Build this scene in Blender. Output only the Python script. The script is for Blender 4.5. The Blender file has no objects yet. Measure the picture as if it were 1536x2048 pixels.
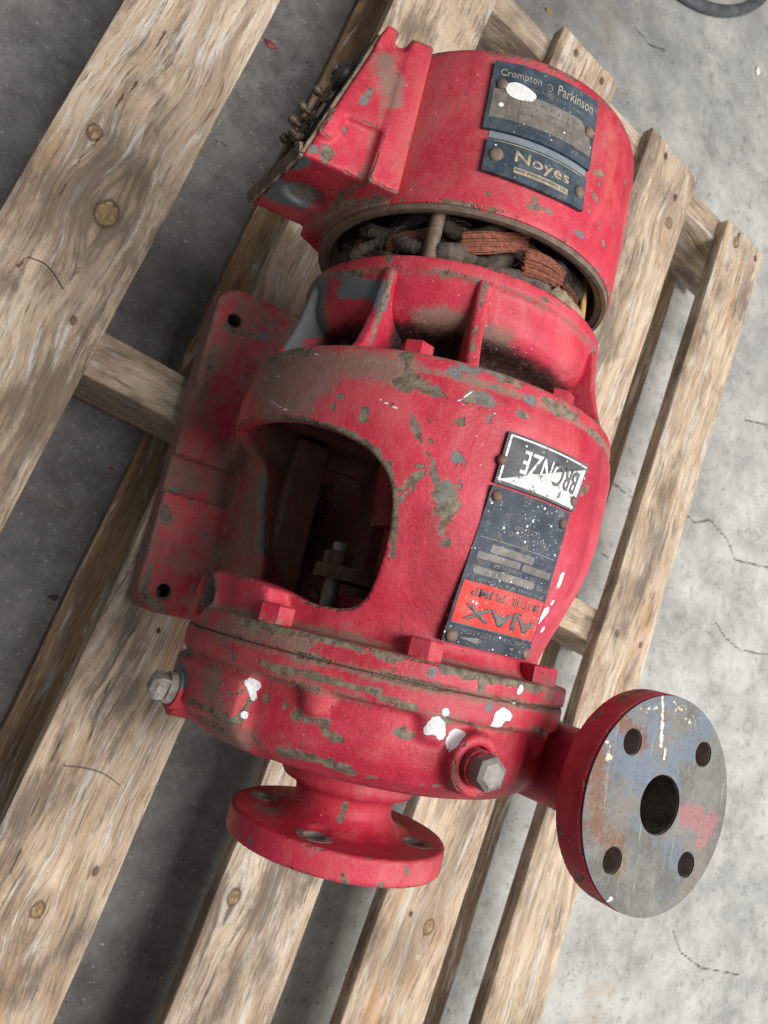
import bpy, bmesh, math, random
import numpy as np
from mathutils import Vector, Matrix, noise
from mathutils.bvhtree import BVHTree

random.seed(7); rng = np.random.default_rng(7)
SC = bpy.context.scene
COL = SC.collection
ZC = 0.2248                      # height of the shaft centre line above the pallet boards
PHI = math.radians(-9.49)        # yaw of the pallet against the pump
GZ = -0.136                      # floor level (pallet deck is z = 0)

# ------------------------------------------------------------------ camera
CAM_LOC = Vector((-0.2712, -0.0068, 0.6632))
CAM_R = Matrix(((0.8275, -0.2707, -0.4919), (0.2247, 0.9626, -0.1516), (0.5145, 0.0149, 0.8574)))
FPX = 1475.5                     # focal length in pixels of a 1536 x 2048 picture
cd = bpy.data.cameras.new('camera'); cam = bpy.data.objects.new('camera', cd); COL.objects.link(cam)
cam.matrix_world = Matrix.Translation(CAM_LOC) @ CAM_R.to_quaternion().to_matrix().to_4x4()
cd.sensor_fit = 'VERTICAL'; cd.sensor_height = 36; cd.sensor_width = 27
cd.lens = FPX / 2048 * 36
cd.clip_start = 0.01; cd.clip_end = 50
cd.dof.use_dof = True; cd.dof.focus_distance = 0.43; cd.dof.aperture_fstop = 18
SC.camera = cam

# ------------------------------------------------------------------ light
w = bpy.data.worlds.new('World'); SC.world = w; w.use_nodes = True
bg = w.node_tree.nodes['Background']; bg.inputs[0].default_value = (0.93, 0.97, 1.0, 1); bg.inputs[1].default_value = 0.175
def area(name, loc, target, size, power, col):
    l = bpy.data.lights.new(name, 'AREA'); l.shape = 'RECTANGLE'; l.size, l.size_y = size
    l.energy = power; l.color = col
    o = bpy.data.objects.new(name, l); COL.objects.link(o); o.location = loc
    o.rotation_euler = (Vector(target) - Vector(loc)).to_track_quat('-Z', 'Y').to_euler()
    return o
area('roof_light', (0.60, 0.05, 2.6), (0.05, 0.1, 0.1), (1.3, 1.7), 88, (1.0, 0.975, 0.94))
area('door_light', (2.6, -0.9, 1.5), (0.1, 0.0, 0.0), (1.8, 1.6), 32, (0.97, 0.99, 1.0))
SC.view_settings.view_transform = 'Standard'; SC.view_settings.look = 'None'
SC.view_settings.exposure = 0.2; SC.view_settings.gamma = 1.0

# ------------------------------------------------------------------ node helpers
class NT:
    def __init__(s, name):
        s.m = bpy.data.materials.new(name); s.m.use_nodes = True
        s.t = s.m.node_tree; s.b = s.t.nodes['Principled BSDF']
        s.co = s.t.nodes.new('ShaderNodeTexCoord').outputs['Object']
    def n(s, typ, **kw):
        nd = s.t.nodes.new(typ)
        for k, v in kw.items(): setattr(nd, k, v)
        return nd
    def put(s, sock, v):
        if hasattr(v, 'is_linked') or isinstance(v, bpy.types.NodeSocket): s.t.links.new(v, sock)
        else: sock.default_value = v
    def noise(s, scale, detail=4, rough=.55, vec=None, dist=0, col=False, lac=2.0):
        nd = s.n('ShaderNodeTexNoise'); s.put(nd.inputs['Vector'], vec or s.co)
        nd.inputs['Scale'].default_value = scale; nd.inputs['Detail'].default_value = detail
        nd.inputs['Roughness'].default_value = rough; nd.inputs['Distortion'].default_value = dist
        return nd.outputs['Color' if col else 'Fac']
    def voro(s, scale, vec=None, feature='F1', rnd=1, out='Distance'):
        nd = s.n('ShaderNodeTexVoronoi', feature=feature); s.put(nd.inputs['Vector'], vec or s.co)
        nd.inputs['Scale'].default_value = scale; nd.inputs['Randomness'].default_value = rnd
        return nd.outputs[out]
    def math(s, op, a, b=0.0, c=0.0, clamp=False):
        nd = s.n('ShaderNodeMath', operation=op, use_clamp=clamp)
        for i, v in enumerate((a, b, c)): s.put(nd.inputs[i], v)
        return nd.outputs[0]
    def step(s, v, lo, hi):
        nd = s.n('ShaderNodeMapRange', interpolation_type='SMOOTHSTEP'); s.put(nd.inputs['Value'], v)
        nd.inputs['From Min'].default_value = lo; nd.inputs['From Max'].default_value = hi
        return nd.outputs[0]
    def lin(s, v, a, b, c, d):
        nd = s.n('ShaderNodeMapRange'); s.put(nd.inputs['Value'], v)
        for k, x in zip(('From Min', 'From Max', 'To Min', 'To Max'), (a, b, c, d)): nd.inputs[k].default_value = x
        return nd.outputs[0]
    def mix(s, f, a, b, mode='MIX'):
        nd = s.n('ShaderNodeMix', data_type='RGBA', blend_type=mode)
        s.put(nd.inputs[0], f)
        for sock, v in ((nd.inputs[6], a), (nd.inputs[7], b)):
            s.put(sock, (*v, 1) if isinstance(v, tuple) and len(v) == 3 else v)
        return nd.outputs[2]
    def ramp(s, v, stops):
        nd = s.n('ShaderNodeValToRGB'); s.put(nd.inputs[0], v)
        e = nd.color_ramp.elements
        while len(e) < len(stops): e.new(0.5)
        for el, (p, c) in zip(e, stops): el.position = p; el.color = (*c, 1)
        return nd.outputs[0]
    def attr(s, name, out='Fac'):
        nd = s.n('ShaderNodeAttribute', attribute_name=name); return nd.outputs[out]
    def scalev(s, v, sc):
        nd = s.n('ShaderNodeMapping'); s.put(nd.inputs['Vector'], v); nd.inputs['Scale'].default_value = sc
        return nd.outputs[0]
    def bump(s, h, strength, dist, prev=None):
        nd = s.n('ShaderNodeBump'); s.put(nd.inputs['Height'], h)
        nd.inputs['Strength'].default_value = strength; nd.inputs['Distance'].default_value = dist
        if prev is not None: s.put(nd.inputs['Normal'], prev)
        return nd.outputs[0]
    def out(s, color, rough, normal=None, metal=0.0, spec=.5):
        s.put(s.b.inputs['Base Color'], (*color, 1) if isinstance(color, tuple) else color)
        s.put(s.b.inputs['Roughness'], rough); s.put(s.b.inputs['Metallic'], metal)
        s.b.inputs['Specular IOR Level'].default_value = spec
        if normal is not None: s.put(s.b.inputs['Normal'], normal)
        return s.m

# ------------------------------------------------------------------ materials
def mat_red(name='red_paint', edges=True):
    t = NT(name)
    def cen(v, k): return t.math('MULTIPLY', t.math('SUBTRACT', v, .5), k)
    n1 = t.noise(8, 5, .6); n2 = t.noise(45, 5, .65)
    red = t.mix(t.step(n1, .36, .64), (.36, .010, .031), (.50, .024, .055))
    red = t.mix(t.math('MULTIPLY', t.step(n2, .42, .72), .42), red, (.60, .085, .115))
    red = t.mix(t.math('MULTIPLY', t.step(t.noise(19, 6, .7), .55, .70), .45), red, (.29, .010, .022))
    red = t.mix(t.math('MULTIPLY', t.step(t.noise(620, 4, .7), .50, .66), .12), red, (.60, .22, .22))
    red = t.mix(t.math('MULTIPLY', t.step(t.math('ADD', t.noise(5, 5, .62), cen(t.noise(140, 5, .75), .35)), .47, .66), .42), red, (.40, .15, .13))
    fd = t.noise(1, 6, .65, vec=t.scalev(t.co, (26, 9, 26)), dist=.5)
    red = t.mix(t.math('MULTIPLY', t.step(fd, .50, .66), .40), red, (.53, .125, .125))
    red = t.mix(t.math('MULTIPLY', t.step(fd, .47, .34), .55), red, (.24, .010, .020))
    # dust and grime, grainy; both also carry painted shade
    dust_shading = t.math('ADD', t.attr('dust_shading'), t.math('ADD', cen(t.noise(40, 7, .78), 1.9), cen(t.noise(330, 4, .7), 1.2)))
    dustm = t.math('MULTIPLY', t.step(dust_shading, .22, .74), .84)
    gr = t.mix(t.noise(120, 5, .7), (.115, .078, .056), (.285, .215, .165))
    c = t.mix(dustm, red, gr)
    gm = t.step(t.math('ADD', t.attr('grime_shade'), t.math('ADD', cen(t.noise(60, 5, .7), .7), cen(t.noise(420, 4, .7), .8))), .25, .75)
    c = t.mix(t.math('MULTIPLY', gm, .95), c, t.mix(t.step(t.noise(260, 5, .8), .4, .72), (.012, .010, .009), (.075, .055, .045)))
    # exposed grey undercoat
    gmask = t.step(t.math('ADD', t.attr('grey'), t.math('ADD', cen(t.noise(50, 6, .7), 1.5), cen(t.noise(260, 4, .7), .5))), .40, .52)
    c = t.mix(gmask, c, t.mix(t.noise(60, 5, .7), (.075, .088, .095), (.165, .18, .185)))
    # chips down to old metal, dusty
    nz = t.math('ADD', cen(t.noise(62, 6, .68), 3.3), cen(t.noise(330, 5, .7), .8))
    chip = t.step(t.math('ADD', t.attr('chip'), nz), .53, .57)
    small = t.step(t.math('ADD', t.math('ADD', t.noise(95, 3, .5), cen(t.noise(300, 3), .22)), cen(t.noise(12, 2), .55)), .725, .74)
    geo = t.n('ShaderNodeNewGeometry').outputs['Pointiness']
    edge = t.math('MULTIPLY', t.step(geo, .515, .545), t.step(t.math('ADD', t.noise(34, 5, .7), cen(t.noise(250, 3), .25)), .50, .56))
    chip = t.math('MAXIMUM', chip, t.math('MAXIMUM', small, edge) if edges else t.step(t.noise(210, 4, .65), .64, .68))
    rimm = t.math('SUBTRACT', t.step(t.math('ADD', t.attr('chip'), nz), .40, .52), chip, clamp=True)
    c = t.mix(t.math('MULTIPLY', rimm, .35), c, (.55, .24, .22))
    under = t.mix(t.step(t.noise(170, 6, .78), .35, .65), (.075, .057, .040), (.235, .188, .135))
    under = t.mix(t.math('MULTIPLY', t.step(t.noise(24, 3), .58, .68), .7), under, (.15, .17, .18))
    under = t.mix(t.math('MULTIPLY', t.step(t.noise(33, 3, vec=t.scalev(t.co, (1, 1.3, .9))), .62, .72), .6), under, (.25, .13, .05))
    c = t.mix(chip, c, under)
    wm = t.step(t.math('ADD', t.attr('white'), t.math('MULTIPLY', nz, .5)), .42, .48)
    wsp = t.math('MAXIMUM', t.step(t.voro(900), .14, .30), t.step(t.noise(60, 3), .42, .5))
    c = t.mix(t.math('MULTIPLY', wm, wsp), c, (.68, .69, .71))
    spk = t.math('SUBTRACT', 1.0, t.step(t.voro(190), .07, .12))
    spk = t.math('MULTIPLY', spk, t.step(t.noise(26, 2), .50, .58))
    c = t.mix(t.math('MULTIPLY', spk, .8), c, (.045, .028, .026))
    pale = t.math('MULTIPLY', t.math('SUBTRACT', 1.0, t.step(t.voro(140, vec=t.scalev(t.co, (1, 1.01, 1.03))), .05, .09)), t.step(t.noise(9, 2), .5, .6))
    c = t.mix(t.math('MULTIPLY', pale, .7), c, (.62, .42, .42))
    rough = t.mix(chip, t.mix(dustm, t.mix(t.noise(60, 4), (.40, .40, .40), (.64, .64, .64)), (.85, .85, .85)), (.75, .75, .75))
    b = t.bump(t.math('ADD', t.noise(420, 3, .6), t.math('MULTIPLY', n2, 1.6)), .28, .0012)
    b = t.bump(t.math('SUBTRACT', wm, chip), .9, .0010, b)
    return t.out(c, rough, b, spec=.36)

def mat_simple(name, c1, c2, scale, rough=.6, metal=0.0, bump=.2, bdist=.0006, c3=None, s3=.62):
    t = NT(name)
    c = t.mix(t.step(t.noise(scale, 6, .7), .3, .7), c1, c2)
    if c3: c = t.mix(t.step(t.noise(scale * .45, 5, .7), s3, s3 + .08), c, c3)
    return t.out(c, rough, t.bump(t.noise(scale * 4, 4, .65), bump, bdist), metal)

def mat_flange_face():
    t = NT('worn_flange_face')
    def cen(v, k): return t.math('MULTIPLY', t.math('SUBTRACT', v, .5), k)
    sp = t.n('ShaderNodeVectorMath', operation='SUBTRACT'); t.put(sp.inputs[0], t.co); sp.inputs[1].default_value = (.098, -.0663, .3902)
    ln = t.n('ShaderNodeVectorMath', operation='LENGTH'); t.put(ln.inputs[0], sp.outputs[0]); rad = ln.outputs['Value']
    rings = t.math('SINE', t.math('MULTIPLY', t.math('ADD', rad, cen(t.noise(30, 2), .002)), 5200))
    c = t.mix(t.step(t.noise(34, 9, .78), .35, .65), (.105, .102, .096), (.19, .185, .17))
    c = t.mix(t.math('MULTIPLY', t.step(t.math('ADD', t.noise(15, 3, .6), cen(t.noise(120, 7, .75), .5)), .53, .58), .72), c, t.mix(t.noise(200, 5, .7), (.10, .135, .18), (.165, .205, .26)))
    c = t.mix(t.math('MULTIPLY', t.step(t.math('ADD', t.noise(21, 3, .6, vec=t.scalev(t.co, (1, 1.1, 2))), cen(t.noise(150, 7, .75), .5)), .58, .64), .6), c, (.19, .165, .14))
    rust = t.step(t.math('ADD', t.attr('rust'), t.math('ADD', cen(t.noise(90, 4, .6), 1.4), cen(t.noise(420, 6, .8), 2.6))), .62, .85)
    c = t.mix(t.math('MULTIPLY', rust, .9), c, t.mix(t.noise(300, 4), (.12, .055, .032), (.23, .11, .06)))
    c = t.mix(t.math('MULTIPLY', t.step(t.math('ADD', t.attr('pink'), cen(t.noise(90, 7, .75), 1.6)), .4, .6), .55), c, (.36, .12, .125))
    c = t.mix(t.step(t.math('ADD', t.attr('white'), cen(t.noise(320, 5, .7), 2.8)), .5, .6), c, (.60, .61, .62))
    c = t.mix(t.step(t.math('ADD', t.attr('cream'), cen(t.noise(190, 4, .7), 4.6)), 1.30, 1.38), c, (.62, .53, .36))
    c = t.mix(t.math('MULTIPLY', t.step(t.noise(520, 5, .75), .56, .64), .6), c, (.07, .055, .045))
    scr = t.noise(1, 4, .6, vec=t.scalev(t.co, (900, 40, 1)))
    c = t.mix(t.math('MULTIPLY', t.step(scr, .62, .7), .35), c, (.42, .42, .41))
    b = t.bump(t.math('ADD', t.noise(450, 6, .75), t.math('MULTIPLY', rings, .10)), .5, .0006)
    return t.out(c, t.lin(t.noise(60, 5), .3, .7, .6, .85), b, .0, .22)

def mat_wood(name, light, mid, dark, seed=0.0):
    t = NT(name)
    gu = t.attr('gu'); gv = t.attr('gv')
    cb = t.n('ShaderNodeCombineXYZ'); t.put(cb.inputs[0], gu); t.put(cb.inputs[1], gv); cb.inputs[2].default_value = seed
    v = cb.outputs[0]
    wv = t.noise(3.0, 2, .5, vec=v)
    wv2 = t.noise(1, 3, .55, vec=t.scalev(v, (16, 6, 1)))
    cb2 = t.n('ShaderNodeCombineXYZ'); t.put(cb2.inputs[0], t.math('ADD', gu, t.math('ADD', t.math('MULTIPLY', wv, .05), t.math('MULTIPLY', wv2, .022)))); t.put(cb2.inputs[1], gv); cb2.inputs[2].default_value = seed
    v2 = cb2.outputs[0]
    g0 = t.noise(1, 7, .68, vec=t.scalev(v2, (85, 7, 1)))
    gm = t.noise(1, 6, .70, vec=t.scalev(v2, (250, 11, 1)))
    g1 = t.math('ADD', t.math('MULTIPLY', g0, .55), t.math('MULTIPLY', gm, .45))
    g2 = t.noise(1, 5, .72, vec=t.scalev(v2, (620, 30, 1)))
    g3 = t.noise(1, 6, .68, vec=t.scalev(v2, (34, 3.6, 1)))
    g4 = t.noise(1, 7, .74, vec=t.scalev(v2, (120, 11, 1)), dist=.4)
    c = t.ramp(g1, [(.34, dark), (.45, mid), (.55, light), (.75, tuple(min(.8, x * 1.12) for x in light))])
    c = t.mix(t.math('MULTIPLY', t.step(g3, .50, .62), .70), c, tuple(x * f for x, f in zip(mid, (.72, .74, .78))))
    c = t.mix(t.math('MULTIPLY', t.step(t.noise(1, 4, .6, vec=t.scalev(v2, (17, 3, 1.7))), .56, .70), .55), c, (.46, .25, .115))
    c = t.mix(t.math('MULTIPLY', t.step(g4, .53, .62), .75), c, (.64, .61, .565))          # bleached weathered fibres
    c = t.mix(t.math('MULTIPLY', t.step(g2, .55, .66), .62), c, tuple(x * .45 for x in dark))
    fine = t.step(t.math('ADD', gm, t.math('MULTIPLY', t.math('SUBTRACT', g2, .5), .5)), .60, .66)
    c = t.mix(t.math('MULTIPLY', fine, .6), c, (.10, .062, .038))
    spt = t.math('MULTIPLY', t.math('SUBTRACT', 1.0, t.step(t.voro(160, vec=t.scalev(v, (1, .8, 1))), .06, .12)), t.step(t.noise(13, 3, vec=v), .55, .62))
    c = t.mix(t.math('MULTIPLY', spt, .7), c, (.05, .038, .03))
    st = t.noise(9, 6, .7, vec=t.scalev(v, (1.3, .55, 1)))
    c = t.mix(t.math('MULTIPLY', t.step(t.math('ADD', st, t.math('MULTIPLY', t.math('SUBTRACT', gm, .5), .45)), .47, .63), .78), c, (.125, .092, .068))
    kn = t.attr('kn')
    knw = t.math('ADD', kn, t.math('MULTIPLY', t.math('SUBTRACT', t.noise(95, 4, .6, vec=v), .5), .34))
    kc = t.mix(t.step(t.noise(150, 5, .7, vec=v), .38, .62), (.22, .13, .06), (.47, .32, .17))
    kc = t.mix(t.math('MULTIPLY', t.step(t.noise(420, 4, vec=v), .52, .62), .7), kc, (.12, .075, .045))
    c = t.mix(t.math('MULTIPLY', t.step(knw, .40, .50), .9), c, kc)
    ringd = t.math('MULTIPLY', t.step(knw, .30, .42), t.math('SUBTRACT', 1.0, t.step(knw, .44, .56)))
    c = t.mix(t.math('MULTIPLY', ringd, .75), c, (.075, .05, .033))
    c = t.mix(t.math('MULTIPLY', t.attr('stain'), .8), c, (.055, .045, .04))
    ck = t.attr('crack')
    crack = t.step(t.math('ADD', ck, t.math('MULTIPLY', t.math('SUBTRACT', t.noise(160, 4, .7, vec=v), .5), 1.0)), .5, .66)
    c = t.mix(t.math('MULTIPLY', crack, .8), c, (.06, .036, .022))
    b = t.bump(t.math('ADD', t.math('MULTIPLY', g2, .8), t.math('ADD', t.math('MULTIPLY', g1, 1.6), t.math('MULTIPLY', crack, -1.2))), .8, .0022)
    b = t.bump(t.noise(700, 3, .7, vec=v), .25, .0006, b)
    return t.out(c, .78, b, spec=.25)

def mat_concrete():
    t = NT('concrete')
    n1 = t.noise(2.2, 8, .68); n2 = t.noise(11, 10, .72); n3 = t.noise(70, 8, .75)
    c = t.ramp(n2, [(.32, (.235, .23, .218)), (.46, (.37, .362, .34)), (.58, (.47, .458, .425)), (.72, (.56, .543, .495))])
    c = t.mix(t.math('MULTIPLY', t.step(n1, .48, .62), .55), c, (.25, .255, .25))
    stz = t.noise(1, 9, .72, vec=t.scalev(t.co, (2.6, 7.5, 1)), dist=.4)
    c = t.mix(t.math('MULTIPLY', t.step(stz, .55, .72), .5), c, (.19, .19, .19))
    c = t.mix(t.math('MULTIPLY', t.step(t.noise(3.1, 8, .7, vec=t.scalev(t.co, (1, 1.7, 1))), .58, .70), .5), c, (.36, .28, .19))
    c = t.mix(t.math('MULTIPLY', t.attr('slab_shade'), t.lin(t.noise(6, 4), .3, .7, .75, 1.0)), c, t.mix(t.step(t.noise(30, 9, .78), .32, .68), (.034, .031, .033), (.12, .116, .117)))  # concrete darkened for the shade under the pallet
    c = t.mix(t.math('MULTIPLY', t.step(n3, .53, .66), .55), c, (.13, .13, .125))
    c = t.mix(t.math('MULTIPLY', t.step(t.noise(240, 4, .7), .63, .7), .55), c, (.58, .57, .54))
    sc_ = t.step(t.noise(1, 5, .7, vec=t.scalev(t.co, (60, 900, 1)), dist=.2), .62, .70)
    c = t.mix(t.math('MULTIPLY', sc_, .3), c, (.58, .57, .55))
    cr = t.attr('crack')
    crack = t.step(t.math('ADD', cr, t.math('MULTIPLY', t.math('SUBTRACT', t.noise(150, 5, .7), .5), .55)), .70, .92)
    c = t.mix(t.math('MULTIPLY', crack, .85), c, (.05, .048, .048))
    pit = t.math('SUBTRACT', 1.0, t.step(t.voro(95), .10, .17))
    pit = t.math('MULTIPLY', pit, t.step(t.noise(17, 3), .52, .6))
    c = t.mix(t.math('MULTIPLY', pit, .8), c, (.04, .04, .042))
    b = t.bump(t.math('ADD', t.math('ADD', n2, t.math('MULTIPLY', n3, .5)), t.math('MULTIPLY', t.math('ADD', crack, pit), -.6)), .35, .004)
    return t.out(c, .8, b, spec=.3)

def mat_plate(name, base, spec_white=.0):
    t = NT(name)
    c = t.mix(t.step(t.noise(70, 6, .7), .35, .7), base, tuple(x * 1.8 + .02 for x in base))
    c = t.mix(t.math('MULTIPLY', t.step(t.noise(120, 6, .75), .56, .68), .6), c, (.20, .175, .145))
    if spec_white:
        def dots(sc, a, b):
            vr = t.n('ShaderNodeTexVoronoi'); t.put(vr.inputs['Vector'], t.co); vr.inputs['Scale'].default_value = sc
            rad = t.math('SUBTRACT', 1.0, t.step(vr.outputs['Distance'], a, b))
            sep = t.n('ShaderNodeSeparateColor'); t.put(sep.inputs[0], vr.outputs['Color'])
            return t.math('MULTIPLY', rad, t.step(sep.outputs[0], 1 - spec_white, 1 - spec_white + .02))
        d = t.math('MAXIMUM', dots(420, .24, .32), dots(900, .2, .3))
        d = t.math('MULTIPLY', d, t.step(t.noise(55, 3), .42, .56))
        c = t.mix(d, c, (.78, .81, .83))
    return t.out(c, .62, t.bump(t.noise(300, 5, .7), .25, .0003), .0, .25)

M = {}
M['red'] = mat_red()
M['redbolt'] = mat_red('red_paint_on_fasteners', False)
M['oldsteel'] = mat_simple('old_steel', (.20, .18, .155), (.34, .315, .28), 160, .55, .35, .3, c3=(.17, .085, .04))
M['zinc'] = mat_simple('dull_zinc', (.13, .115, .10), (.25, .23, .205), 120, .6, .2, .5, c3=(.24, .13, .06))
M['grime_shade'] = mat_simple('grimy_scaled_steel', (.16, .13, .115), (.36, .32, .30), 150, .75, .1, .6, .001, c3=(.27, .13, .06))
M['rust'] = mat_simple('rusty_brown_steel', (.075, .045, .03), (.17, .105, .07), 150, .7, .1, .4, c3=(.22, .10, .045))
M['rim'] = mat_simple('rust_brown_machined_rim', (.10, .066, .047), (.20, .14, .105), 90, .62, .1, .25)
M['black'] = mat_simple('grimy_black', (.008, .007, .007), (.03, .026, .024), 80, .8)
M['bore'] = mat_simple('rusty_wet_bore', (.035, .028, .022), (.13, .11, .09), 90, .35, 0, .6, .0015, c3=(.10, .12, .14))
M['tape'] = mat_simple('dusty_cotton_tape', (.03, .023, .019), (.115, .088, .07), 70, .95, 0, .6, .0012, c3=(.05, .04, .034))
M['thread'] = mat_simple('grubby_threads', (.06, .045, .035), (.16, .12, .085), 90, .9)
M['tape2'] = mat_simple('tan_paper_insulation', (.18, .13, .085), (.33, .25, .17), 90, .9, 0, .5, .001)
M['copper'] = mat_simple('bare_copper_wire', (.22, .08, .05), (.50, .21, .14), 420, .42, .6, .2)
M['copperd'] = mat_simple('tarnished_copper_wire', (.13, .05, .03), (.30, .12, .075), 260, .5, .6, .2)
M['brass'] = mat_simple('tarnished_brass', (.05, .036, .025), (.15, .11, .075), 140, .55, .35, .3)
M['bake'] = mat_simple('black_moulded_block', (.012, .011, .011), (.05, .045, .042), 70, .5)
M['gasket'] = mat_simple('dusty_cork_gasket', (.085, .065, .045), (.22, .17, .12), 130, .95, 0, .7, .001)
M['yellow'] = mat_simple('yellow_varnished_sleeve', (.30, .17, .03), (.45, .28, .06), 60, .6)
M['face'] = mat_flange_face()
M['navy'] = mat_plate('dark_blue_enamel_plate', (.024, .032, .046), .16)
M['navy2'] = mat_plate('weathered_blue_enamel_plate', (.026, .040, .055), .03)
M['charcoal'] = mat_plate('charcoal_enamel_plate', (.055, .055, .062), .07)
M['plred'] = mat_plate('red_enamel_field', (.62, .035, .03), .14)
M['plgrey'] = mat_plate('bare_grey_field', (.115, .105, .10), .06)
M['plgreyl'] = mat_plate('scratched_brown_grey_field', (.125, .11, .095), .03)
M['ink'] = mat_simple('dark_grey_ink', (.075, .072, .075), (.13, .125, .125), 200, .5)
M['palein'] = mat_simple('pale_worn_lettering', (.20, .18, .155), (.36, .32, .26), 260, .55)
M['dimin'] = mat_simple('dim_worn_lettering', (.12, .115, .115), (.20, .19, .18), 260, .55)
M['gold'] = mat_simple('worn_brass_lettering', (.25, .20, .14), (.46, .38, .27), 240, .5, .2)
M['white'] = mat_simple('chalky_white_paint', (.62, .62, .60), (.80, .80, .79), 300, .6)
M['rubber'] = mat_simple('grey_rubber', (.05, .053, .057), (.11, .115, .12), 40, .6)
M['flake'] = mat_simple('dried_red_paint_flake', (.22, .03, .045), (.32, .06, .07), 200, .7)
M['flaked'] = mat_simple('old_dark_flake', (.05, .025, .025), (.09, .04, .04), 200, .8)
M['fibre'] = mat_simple('dark_hair_fibre', (.03, .022, .018), (.05, .04, .03), 50, .6)
M['debris'] = mat_simple('sooty_wood_shavings', (.015, .013, .012), (.075, .062, .055), 120, .9)
M['concrete'] = mat_concrete()

# ------------------------------------------------------------------ mesh helpers
def bm_obj(name, bm, mat, parent=None, smooth=35, attach=True):
    bmesh.ops.recalc_face_normals(bm, faces=bm.faces)
    me = bpy.data.meshes.new(name); bm.to_mesh(me); bm.free()
    return me_obj(name, me, mat, parent, smooth)
def me_obj(name, me, mat, parent=None, smooth=35):
    o = bpy.data.objects.new(name, me); COL.objects.link(o)
    if mat: me.materials.clear(); me.materials.append(mat)
    me.polygons.foreach_set('use_smooth', [True] * len(me.polygons))
    if smooth and smooth < 180: me.set_sharp_from_angle(angle=math.radians(smooth))
    if parent: o.parent = parent
    return o
def cylpt(r, th, y):
    t = math.radians(th); return Vector((-r * math.sin(t), y, ZC + r * math.cos(t)))
def add_revolve(bm, prof, n=128, closed=True, org=(0, 0, ZC), axis='Y', rfun=None):
    """closed profile [(along, radius)] spun round an axis through org"""
    rings = []
    for i in range(n):
        a = 2 * math.pi * i / n; ring = []
        for (s, r) in prof:
            if rfun: r = rfun(s, r, a)
            if axis == 'Y': p = (org[0] - r * math.sin(a), org[1] + s, org[2] + r * math.cos(a))
            elif axis == 'Z': p = (org[0] + r * math.cos(a), org[1] + r * math.sin(a), org[2] + s)
            else: p = (org[0] + s, org[1] + r * math.cos(a), org[2] + r * math.sin(a))
            ring.append(bm.verts.new(p))
        rings.append(ring)
    m = len(prof)
    for i in range(n):
        A, B = rings[i], rings[(i + 1) % n]
        for j in range(m if closed else m - 1):
            q = [A[j], A[(j + 1) % m], B[(j + 1) % m], B[j]]
            bm.faces.new(q)
    if not closed:
        bm.faces.new([r[0] for r in rings]); bm.faces.new([r[-1] for r in reversed(rings)])
    return rings
def solid_prof(pts):           # open profile -> capped solid of revolution
    return pts
def dense(prof, step):
    out = []
    for (a, b) in zip(prof[:-1], prof[1:]):
        L = math.hypot(b[0] - a[0], b[1] - a[1]); k = max(1, int(L / step))
        for i in range(k): out.append((a[0] + (b[0] - a[0]) * i / k, a[1] + (b[1] - a[1]) * i / k))
    out.append(prof[-1]); return out
def add_cyl(bm, p0, p1, r0, r1=None, n=20, bev=0.0):
    p0, p1 = Vector(p0), Vector(p1); r1 = r0 if r1 is None else r1
    d = (p1 - p0); L = d.length; d.normalize()
    u = d.orthogonal().normalized(); v = d.cross(u)
    st = [(0, r0), (L, r1)]
    if bev: st = [(0, r0 - bev), (bev, r0), (L - bev, r1), (L, r1 - bev)]
    rings = []
    for (s, r) in st:
        rings.append([bm.verts.new(p0 + d * s + (u * math.cos(2 * math.pi * i / n) + v * math.sin(2 * math.pi * i / n)) * r) for i in range(n)])
    for A, B in zip(rings[:-1], rings[1:]):
        for i in range(n): bm.faces.new([A[i], A[(i + 1) % n], B[(i + 1) % n], B[i]])
    bm.faces.new(list(reversed(rings[0]))); bm.faces.new(rings[-1])
def add_hex(bm, c, axis, af, h, rot=0.0, bev=.0008, n=6):
    """hexagon (or square) head: base centre c, height h along axis, with a chamfered crown"""
    c = Vector(c); d = Vector(axis).normalized()
    ref = Vector((0, 0, 1)) if abs(d.z) < .9 else Vector((0, 1, 0))
    u = ref.cross(d).normalized(); v = d.cross(u); R = af / 2 / math.cos(math.pi / n)
    rings = []
    for s, k in ((0, 1), (h - bev * 1.4, 1), (h, 1 - bev * 2.2 / R)):
        rings.append([bm.verts.new(c + d * s + (u * math.cos(rot + 2 * math.pi * i / n) + v * math.sin(rot + 2 * math.pi * i / n)) * R * k) for i in range(n)])
    for A, B in zip(rings[:-1], rings[1:]):
        for i in range(n): bm.faces.new([A[i], A[(i + 1) % n], B[(i + 1) % n], B[i]])
    bm.faces.new(list(reversed(rings[0]))); bm.faces.new(rings[-1])
def add_hull(bm, pts):
    vs = [bm.verts.new(p) for p in pts]
    r = bmesh.ops.convex_hull(bm, input=vs)
    return vs
def add_box(bm, lo, hi):
    add_hull(bm, [(x, y, z) for x in (lo[0], hi[0]) for y in (lo[1], hi[1]) for z in (lo[2], hi[2])])
def add_loft(bm, secs):
    rings = [[bm.verts.new(p) for p in s] for s in secs]
    n = len(rings[0])
    for A, B in zip(rings[:-1], rings[1:]):
        for i in range(n): bm.faces.new([A[i], A[(i + 1) % n], B[(i + 1) % n], B[i]])
    bm.faces.new(list(reversed(rings[0]))); bm.faces.new(rings[-1])
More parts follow.
